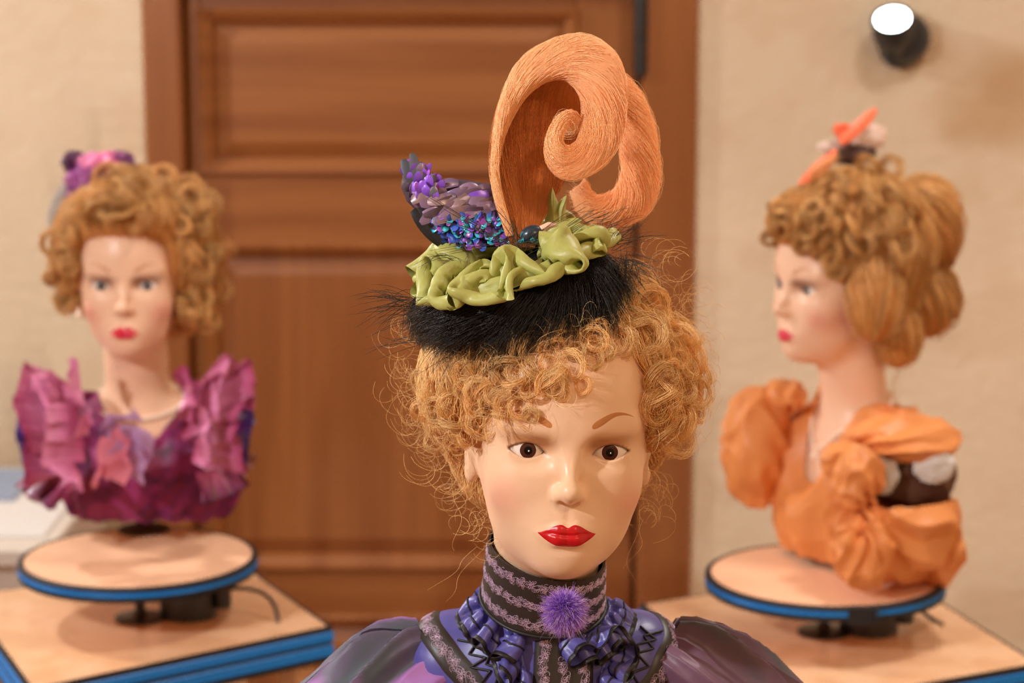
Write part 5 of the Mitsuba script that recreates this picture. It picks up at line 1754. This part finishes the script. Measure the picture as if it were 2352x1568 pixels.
# --- cloth pieces -----------------------------------------------------------
def blob_cloth(c_px, zc, rad, pole, n1, amp, seed, keep=None, nu=140, nv=80, crease=1.0):
    """puffed cloth: an ellipsoid (radii right, depth, up in mm) gathered at the pole direction; folds radiate from there; world coordinates"""
    M = frame(at(*c_px, zc))
    d = np.asarray(pole, float) / np.linalg.norm(pole)
    e1 = np.cross(d, [0.2, 0.9, 0.1])
    e1 /= np.linalg.norm(e1)
    e2 = np.cross(d, e1)
    ph, th = np.meshgrid(np.linspace(0, 2 * np.pi, nu, endpoint=False), np.linspace(0.04, np.pi - 0.02, nv), indexing='ij')
    D = d * np.cos(th)[..., None] + (e1 * np.cos(ph)[..., None] + e2 * np.sin(ph)[..., None]) * np.sin(th)[..., None]
    nz = lambda f, s: meshkit.noise(D * f * 0.8 + s * 7.3, seed + s)
    w = ph + 0.5 * (nz(1.8, 1) - 0.5) + 0.12 * np.sin(2 * ph + 3 * th)
    g = 1 - np.abs(np.sin(w * n1 / 2 + 2.5 * (nz(1.3, 2) - 0.5))) ** 0.8
    g2 = 1 - np.abs(np.sin(w * n1 * 0.31 + 4.0 * nz(1.1, 3)))
    g3 = 1 - np.abs(np.sin(6.0 * nz(1.5, 4) + 2 * th))
    fade = np.exp(-(th / 1.0) ** 2)
    h = amp * (0.5 * (g - 0.4) * fade + 1.5 * (g2 - 0.4) * np.exp(-(th / 2.2) ** 2) + crease * 0.5 * (g3 - 0.4)) - amp * 1.6 * np.exp(-(th / 0.35) ** 2)
    P = D * (np.asarray(rad, float) + h[..., None])
    F_ = grid_faces(nu, nv, close_u=True)
    V = P.reshape(-1, 3)
    if keep is not None:
        k = keep(V)
        F_ = F_[k[F_].all(1)]
    return xf((V, F_), M), h


def ruffle_loop(path, width, amp, waves, seed, out, n=200, m=14):
    """a free ruffled strip along a path (world points), its free edge thrown into big folds; out: direction of the free edge"""
    r = np.random.default_rng(seed)
    c = resample(path, n)
    t = np.gradient(c, axis=0)
    t /= np.linalg.norm(t, axis=1, keepdims=True)
    o = np.asarray(out, float) - t * (t @ np.asarray(out, float))[:, None]
    o /= np.linalg.norm(o, axis=1, keepdims=True)
    b = np.cross(t, o)
    u = np.linspace(0, 1, n)
    v = np.linspace(0, 1, m)
    ph = 2 * np.pi * waves * u + np.cumsum(r.normal(0, 1, n)) * 0.18
    am = amp * (0.7 + 0.6 * meshkit.noise(np.stack([u * waves, 0 * u, 0 * u], 1), seed))
    P = c[:, None] + o[:, None] * (width * v)[None, :, None] + b[:, None] * ((am * np.sin(ph))[:, None] * v[None] ** 0.8)[..., None] + t[:, None] * ((am * 0.8 * np.sin(2 * ph + 0.5))[:, None] * v[None])[..., None]
    return P


# purple gown ------------------------------------------------------------
def gown(M, rx, ry, c, top_fn, bottom, folds, amp, seed, nu=240, nv=72):
    r = np.random.default_rng(seed)
    ph, v = np.meshgrid(np.linspace(0, 2 * np.pi, nu, endpoint=False), np.linspace(0, 1, nv), indexing='ij')
    x0, y0 = np.cos(ph), np.sin(ph)
    top = top_fn(ph)
    bt = bottom + 4.0 * np.abs(np.sin(ph * 9 + 1)) + 3 * np.sin(3 * ph)
    z = top * (1 - v) + bt * v
    nz = lambda f, s: meshkit.noise(np.stack([x0 * f, y0 * f, v * 1.2 + s], -1), seed + s)
    w = ph + 0.3 * (nz(2.5, 1) - 0.5)
    g = 1 - np.abs(np.sin(w * folds / 2 + 2 * nz(2, 3)))
    g2 = 1 - np.abs(np.sin(w * folds * 0.3 + 3 * nz(1.4, 5)))
    prof = np.interp(v, [0, 0.15, 0.45, 0.8, 1], [0.90, 1.0, 1.06, 1.02, 0.90])
    h = amp * (0.6 * (g - 0.4) + (g2 - 0.4)) * np.clip(v * 3, 0.2, 1) + 6 * (nz(5, 9) - 0.5)
    P = np.stack([c[0] + x0 * (rx * prof + h), c[1] + y0 * (ry * prof + h), z], -1)
    hug = P.reshape(-1, 3).copy()                  # the neckline lies on the body
    for _ in range(8):
        g = gradient(fn_bust, hug, 1.0)
        g[:, 2] = 0
        hug = hug - g / np.maximum((g * g).sum(1, keepdims=True), 0.15) * np.clip(fn_bust(hug) - 2.5, -20, 20)[:, None]
    k = np.clip(1 - v / 0.30, 0, 1)[..., None] ** 1.2
    k = k * np.clip(0.5 - 2.2 * y0, 0, 1)[..., None]
    P = P * (1 - k) + hug.reshape(P.shape) * k
    return P, h


neck = lambda ph: -206 + 46 * np.clip(np.abs(np.cos(ph)) - 0.25, 0, 1) ** 1.0 / 0.75 - 14 * np.exp(-(((ph - 4.71) / 0.25) ** 2))
P, h = gown(MLEFT, 122, 92, (16, 92), neck, -326, 22, 8.0, 5)
pal = [lin(112, 34, 84), lin(76, 22, 62), lin(146, 48, 104), lin(128, 34, 66)]
w = meshkit.fbm(P / 22.0, 3, 4)[..., None]
w2 = meshkit.fbm(P / 34.0 + 9, 3, 8)[..., None]
sm = lambda a, b, x: np.clip((x - a) / (b - a), 0, 1)
col = pal[1] + (pal[0] - pal[1]) * sm(0.35, 0.6, w)
col = col + (pal[2] - col) * 0.7 * sm(0.52, 0.66, w2) + (pal[3] - col) * 0.6 * sm(0.42, 0.36, w2)
spk = (meshkit.noise(P / 2.6, 6) > 0.72)[..., None]
col = np.where(spk, col * 1.35, col)
add('purple_gown__bodice', xf((P.reshape(-1, 3), grid_faces(*P.shape[:2], close_u=True)), MLEFT), 'vc_lace', True, 'dark plum lace bodice', color=np.clip(col, 0, 1).reshape(-1, 3))
tag('purple_gown', 'short plum lace gown with mauve satin shoulder frills on the left bust', 'dress')
PK, MV2, DP, BV = lin(216, 140, 182), lin(164, 64, 106), lin(98, 28, 74), lin(64, 50, 128)


def px_path(pts, zc):
    return np.array([at(x, y, zc + dz * 0.001) for x, y, dz in pts])


sd = 60
for side, strips in (('left', [([(196, 1060, -70), (188, 980, -60), (180, 915, -40), (170, 880, 0), (160, 900, 50), (160, 960, 80)], (-1, -0.35, 0.5), 48, PK, MV2), ([(150, 1090, -60), (130, 1010, -40), (125, 930, -20), (130, 890, 20)], (-0.9, -0.4, 0.55), 46, MV2, PK),
                               ([(190, 1090, -70), (160, 1040, -75), (150, 960, -60), (165, 890, -20)], (-0.6, -0.9, 0.2), 34, PK, MV2), ([(120, 1090, -20), (95, 1010, 0), (95, 930, 20), (120, 890, 40)], (-0.8, 0.1, 0.2), 26, BV, DP), ([(170, 1120, -60), (130, 1085, -50), (90, 1060, -20)], (-0.35, -0.3, -0.9), 36, DP, MV2),
                               ([(205, 1000, -66), (195, 930, -50), (180, 872, -20)], (-0.3, -0.7, 0.8), 26, PK, PK)]),
                     ('right', [([(420, 1010, -66), (425, 940, -50), (440, 895, -20), (470, 880, 30), (500, 900, 70)], (0.7, -0.5, 0.6), 46, PK, MV2), ([(470, 1080, -50), (480, 1000, -40), (490, 930, -20), (500, 885, 20)], (0.9, -0.35, 0.45), 48, MV2, PK), ([(440, 1060, -66), (450, 990, -66), (455, 930, -50), (470, 890, -20)], (0.5, -0.9, 0.2), 34, PK, MV2),
                                ([(510, 1080, 0), (530, 1000, 10), (530, 940, 20), (510, 900, 40)], (0.8, 0.0, 0.1), 24, BV, DP), ([(450, 1085, -60), (490, 1080, -40), (540, 1060, 0)], (0.4, -0.3, -0.8), 32, DP, MV2), ([(405, 980, -60), (415, 930, -50), (430, 890, -30)], (0.2, -0.8, 0.6), 26, MV2, PK)])):
    for pts, out, wd, ca, cb in strips:
        sd += 1
        Q = ruffle_loop(px_path(pts, 2.99), wd * 0.00115, 0.017, rng.uniform(1.0, 1.7), sd, out)
        u_, v_ = np.meshgrid(np.linspace(0, 1, Q.shape[0]), np.linspace(0, 1, Q.shape[1]), indexing='ij')
        cc = ca * v_[..., None] + cb * (1 - v_)[..., None]
        add('purple_gown__shoulder_frill', grid_mesh(Q), 'vc_cloth', True, 'mauve pink satin shoulder frill' if ca is not BV else 'violet blue underside of the frill', color=cc.reshape(-1, 3))
for k, (pts, wd) in enumerate((([(75, 1080, -20), (90, 1110, -30), (120, 1100, -40), (140, 1085, -50)], 26), ([(520, 1080, -20), (540, 1075, 0), (560, 1040, 10)], 20))):
    Q = ruffle_loop(px_path(pts, 2.99), wd * 0.001, 0.004, 4, 90 + k, (0, -0.2, -1))
    add('purple_gown__lace_edging', grid_mesh(Q), 'vc_lace', True, 'beige and plum lace edging', color=np.tile(lin(150, 104, 96), (Q.shape[0] * Q.shape[1], 1)))
for k, (pts, wd, out, m_) in enumerate((([(245, 990, -40), (285, 975, -52), (330, 985, -50), (355, 1010, -40)], 36, (0.1, -0.5, -0.6), 'chiffon'), ([(250, 985, -45), (280, 965, -50), (325, 968, -52)], 30, (0, -0.6, 0.3), 'chiffon'), ([(232, 1000, -44), (222, 1050, -50), (245, 1105, -52)], 40, (0.9, -0.5, 0), 'chiffon_pink'),
                                      ([(250, 1000, -50), (262, 1050, -56), (255, 1100, -56)], 36, (0.6, -0.7, -0.2), 'chiffon_pink'), ([(232, 1060, -58), (218, 1090, -60), (208, 1112, -60)], 8, (0.7, 0, 0.5), 'chiffon_pink'), ([(290, 1010, -56), (300, 1050, -58), (295, 1090, -56)], 30, (0.5, -0.5, -0.2), 'chiffon'))):
    Q = ruffle_loop(px_path(pts, 2.985), wd * 0.001, 0.006, 2.2, 120 + k, out, n=70, m=12)
    add('purple_gown__chiffon_bow', grid_mesh(Q), m_, True, 'soft lavender and pink chiffon bow')


# necklaces of pearls
def necklace(key, pts_local, M, n, r, label, pend=None):
    c = resample(np.vstack([pts_local, pts_local[:1]]), n + 1)[:-1]
    for _ in range(6):
        d = fn_bust(c)
        g = gradient(fn_bust, c, 1.0)
        c = c - g / np.maximum((g * g).sum(1, keepdims=True), 0.05) * (np.clip(d, -8, 8) - r)[:, None]
    ball = sphere((0, 0, 0), r, 2)
    proto = mikit.ply(ball, 'pearl', True)
    for k in range(n):
        q = M[:3, :3] @ c[k] + M[:3, 3]
        kk = key + '__pearl' + (f'_{k:03d}' if k else '')
        scene[kk] = {**proto, 'to_world': T().translate(q.tolist()).scale(0.001)}
    tag(key, label, 'necklace')
    return c


nl = [(62 * math.cos(a), 100 + 64 * math.sin(a), -172 + 14 * math.sin(a) * (1 if math.sin(a) < 0 else 2.4)) for a in np.linspace(0, 2 * np.pi, 25)[:-1]]
necklace('pearl_necklace', np.array(nl), MLEFT, 66, 3.1, 'string of pearls round the neck of the bust in the purple gown')
nr_ = [(56 * math.cos(a), 100 + 66 * math.sin(a), -165 + (24 * math.sin(a) if math.sin(a) < 0 else 26 * math.sin(a)) - 26 * np.exp(-((a - 4.712) / 0.5) ** 2)) for a in np.linspace(0, 2 * np.pi, 33)[:-1]]
cN = necklace('pearl_necklace_001', np.array(nr_), MRIGHT, 74, 2.6, 'string of small pearls with pendant on the bust in orange taffeta')
low = cN[np.argmin(cN[:, 2])]
q = MRIGHT[:3, :3] @ (low + np.array([0, -3, -8])) + MRIGHT[:3, 3]
add('pearl_necklace_001__pendant', cat_meshes([sphere(q, .0052, 2), sphere(q + [0.009, 0, -.001], .0045, 2), sphere(q + [.004, -.003, -.007], .0035, 2)]), 'pearl', True, 'round pearl pendant')
el = np.linalg.solve(MLEFT[:3, :3], at(181, 722, 2.985) - MLEFT[:3, 3])
add('mannequin_001__earring', cat_meshes([sphere(at(181, 722, 2.985), .0045, 2), sphere(at(181, 712, 2.985), .0028, 2)]), 'pearl', True, 'pearl earring')

# orange gown ------------------------------------------------------------
neck_r = lambda ph: -168 + 22 * np.clip(np.abs(np.cos(ph)) - 0.2, 0, 1) - 92 * np.exp(-(((ph - 4.71) / 0.46) ** 2))
P, h = gown(MRIGHT, 112, 86, (0, 94), neck_r, -360, 14, 10.0, 15)
add('orange_gown__bodice', xf((P.reshape(-1, 3), grid_faces(*P.shape[:2], close_u=True)), MRIGHT), 'orange_taffeta', True, 'orange taffeta bodice with a deep neckline')
tag('orange_gown', 'short orange taffeta gown with puffed sleeves on the right bust', 'dress')
for k, (cpx, zc, rad, pole, n1, amp, keep) in enumerate((
        ((1734, 1026), 3.03, (44, 54, 84), (0.6, 0.1, -0.1), 13, 9, None),                       # far sleeve
        ((1800, 910), 3.02, (32, 40, 22), (0.2, -0.6, -0.5), 9, 6, None),                         # far shoulder
        ((2055, 1200), 2.85, (82, 64, 78), (-0.75, -0.45, 0.55), 15, 13, lambda v: ~((v[:, 2] > 34) & (v[:, 0] > -30))),  # near sleeve, open above
        ((2075, 1010), 2.86, (74, 66, 30), (-0.95, -0.3, -0.1), 11, 9, lambda v: v[:, 2] > -22),     # its upper roll
        ((1985, 1270), 2.80, (38, 34, 46), (-0.2, -0.5, 0.9), 11, 9, None),                        # low pouches
        ((1972, 1092), 2.81, (30, 28, 42), (0.5, -0.4, -0.6), 10, 8, None),
        ((2150, 1255), 2.88, (34, 50, 52), (-0.2, -0.5, 0.8), 9, 8, None),
        ((1938, 1055), 2.85, (28, 24, 22), (0.8, -0.5, -0.3), 9, 7, None))):
    m_, _h = blob_cloth(cpx, zc, rad, pole, n1, amp, 200 + k, keep)
    add('orange_gown__sleeve' if k < 4 else 'orange_gown__gather', m_, 'orange_taffeta', True, 'puffed orange taffeta' if k > 3 else 'puffed orange taffeta sleeve')
m_, _h = blob_cloth((2090, 1095), 2.87, (58, 44, 40), (0, 0, 1), 9, 9, 260)
add('orange_gown__stuffing', m_, 'dark_stuffing', True, 'dark brown stuffing in the sleeve')
for (x, y, w_, h_, rz) in ((2030, 1095, .017, .024, 0.3), (2145, 1068, .026, .024, -0.2)):
    m_, _h = blob_cloth((x, y), 2.815, (w_ * 1000, 9, h_ * 1000), (0.3, 0, 1), 6, 3, int(x), nu=70, nv=44)
    add('orange_gown__paper_wad', m_, 'paper_white', True, 'white tissue paper in the sleeve')

for k, (M_, c_) in enumerate(((MLEFT, DLc), (MRIGHT, DRc))):      # short posts under the busts
    q = M_[:3, :3] @ np.array([4, 96, -316.0]) + M_[:3, 3]
    add(f'mannequin_{k + 1:03d}__post', lathe([(0, c_[2]), (.035, c_[2]), (.035, c_[2] + .003), (.012, c_[2] + .006), (.012, q[2] + .01), (0, q[2] + .01)], 28, (q[0], q[1], 0)), 'brown_felt', 30, 'short dark post')

# little hats ---------------------------------------------------------------
tag('purple_hat', 'small hat of purple and pink silk with a white plume on the left wig', 'hat')
for k, (cpx, rad, pole, colr) in enumerate((((205, 415), (32, 30, 26), (0.5, -0.3, -0.8), lin(136, 56, 128)), ((252, 380), (24, 26, 20), (-0.3, -0.5, -0.6), lin(206, 96, 150)), ((185, 445), (20, 22, 18), (0.8, -0.4, 0.2), lin(112, 44, 110)), ((282, 375), (16, 20, 16), (-0.5, -0.5, -0.4), lin(104, 44, 104)), ((215, 375), (26, 24, 14), (0.2, -0.4, -0.8), lin(210, 120, 168)), ((168, 372), (14, 16, 15), (0.7, -0.3, -0.5), lin(72, 24, 66)))):
    m_, hh = blob_cloth(cpx, 3.03, rad, pole, 13, 6, 300 + k, nu=90, nv=50)
    add('purple_hat__silk_puff', m_, 'vc_cloth', True, color=np.tile(colr, (len(m_[0]), 1)))
fl = []
for _ in range(420):
    a, b = at(165 + rng.normal(0, 10), 440 + rng.normal(0, 14), 3.06), at(128 + rng.normal(0, 10), 515 + rng.normal(0, 22), 3.08)
    q = (a + b) / 2 + rng.normal(0, .005, 3) + [-.008, 0, .004]
    tt = np.linspace(0, 1, 10)[:, None]
    fl.append(a * (1 - tt) ** 2 + 2 * q * tt * (1 - tt) + b * tt ** 2)
(v, f), _ = tubes(np.array(fl), taper(10, 0.0005, 0.4), 3)
add('purple_hat__white_plume', (v, f), 'paper_white', True, 'white plume', kind='stuff')
fl = []
tag('coral_hat', 'small brown hat with white net and a coral feather on the right wig', 'hat')
m_, _h = blob_cloth((1955, 352), 2.98, (34, 34, 15), (0, 0, 1), 9, 3, 320, nu=80, nv=45)
add('coral_hat__felt', m_, 'brown_felt', True, 'dark brown felt')
for k, (cpx, rad) in enumerate((((1985, 318), (26, 24, 17)), ((1925, 336), (28, 20, 8)), ((2010, 305), (14, 14, 10)))):
    m_, _h = blob_cloth(cpx, 2.98, rad, (0.3, -0.3, -0.9), 9, 4, 330 + k, nu=80, nv=45)
    add('coral_hat__net', m_, 'white_net', True, 'white net puff')
m_, _h = blob_cloth((1936, 302), 2.96, (12, 10, 10), (0, -0.6, 0.6), 9, 4, 340, nu=60, nv=36)
add('coral_hat__flower', m_, 'coral_feather', True, 'coral silk flower')
for a, b, wd in (((1838, 428), (1925, 345), 9), ((1930, 330), (2012, 252), 8)):
    P0, P1 = at(*a, 2.93), at(*b, 2.96)
    v, f = feather_blade(P0 * 1000, P1 * 1000, wd, np.array([0.1, -1.0, 0.2]), cup=0.3, n=20, m=7)
    add('coral_hat__feather', (v / 1000, f), 'coral_feather', True, 'long coral feather')
print('busts', _t.time() - _t0)
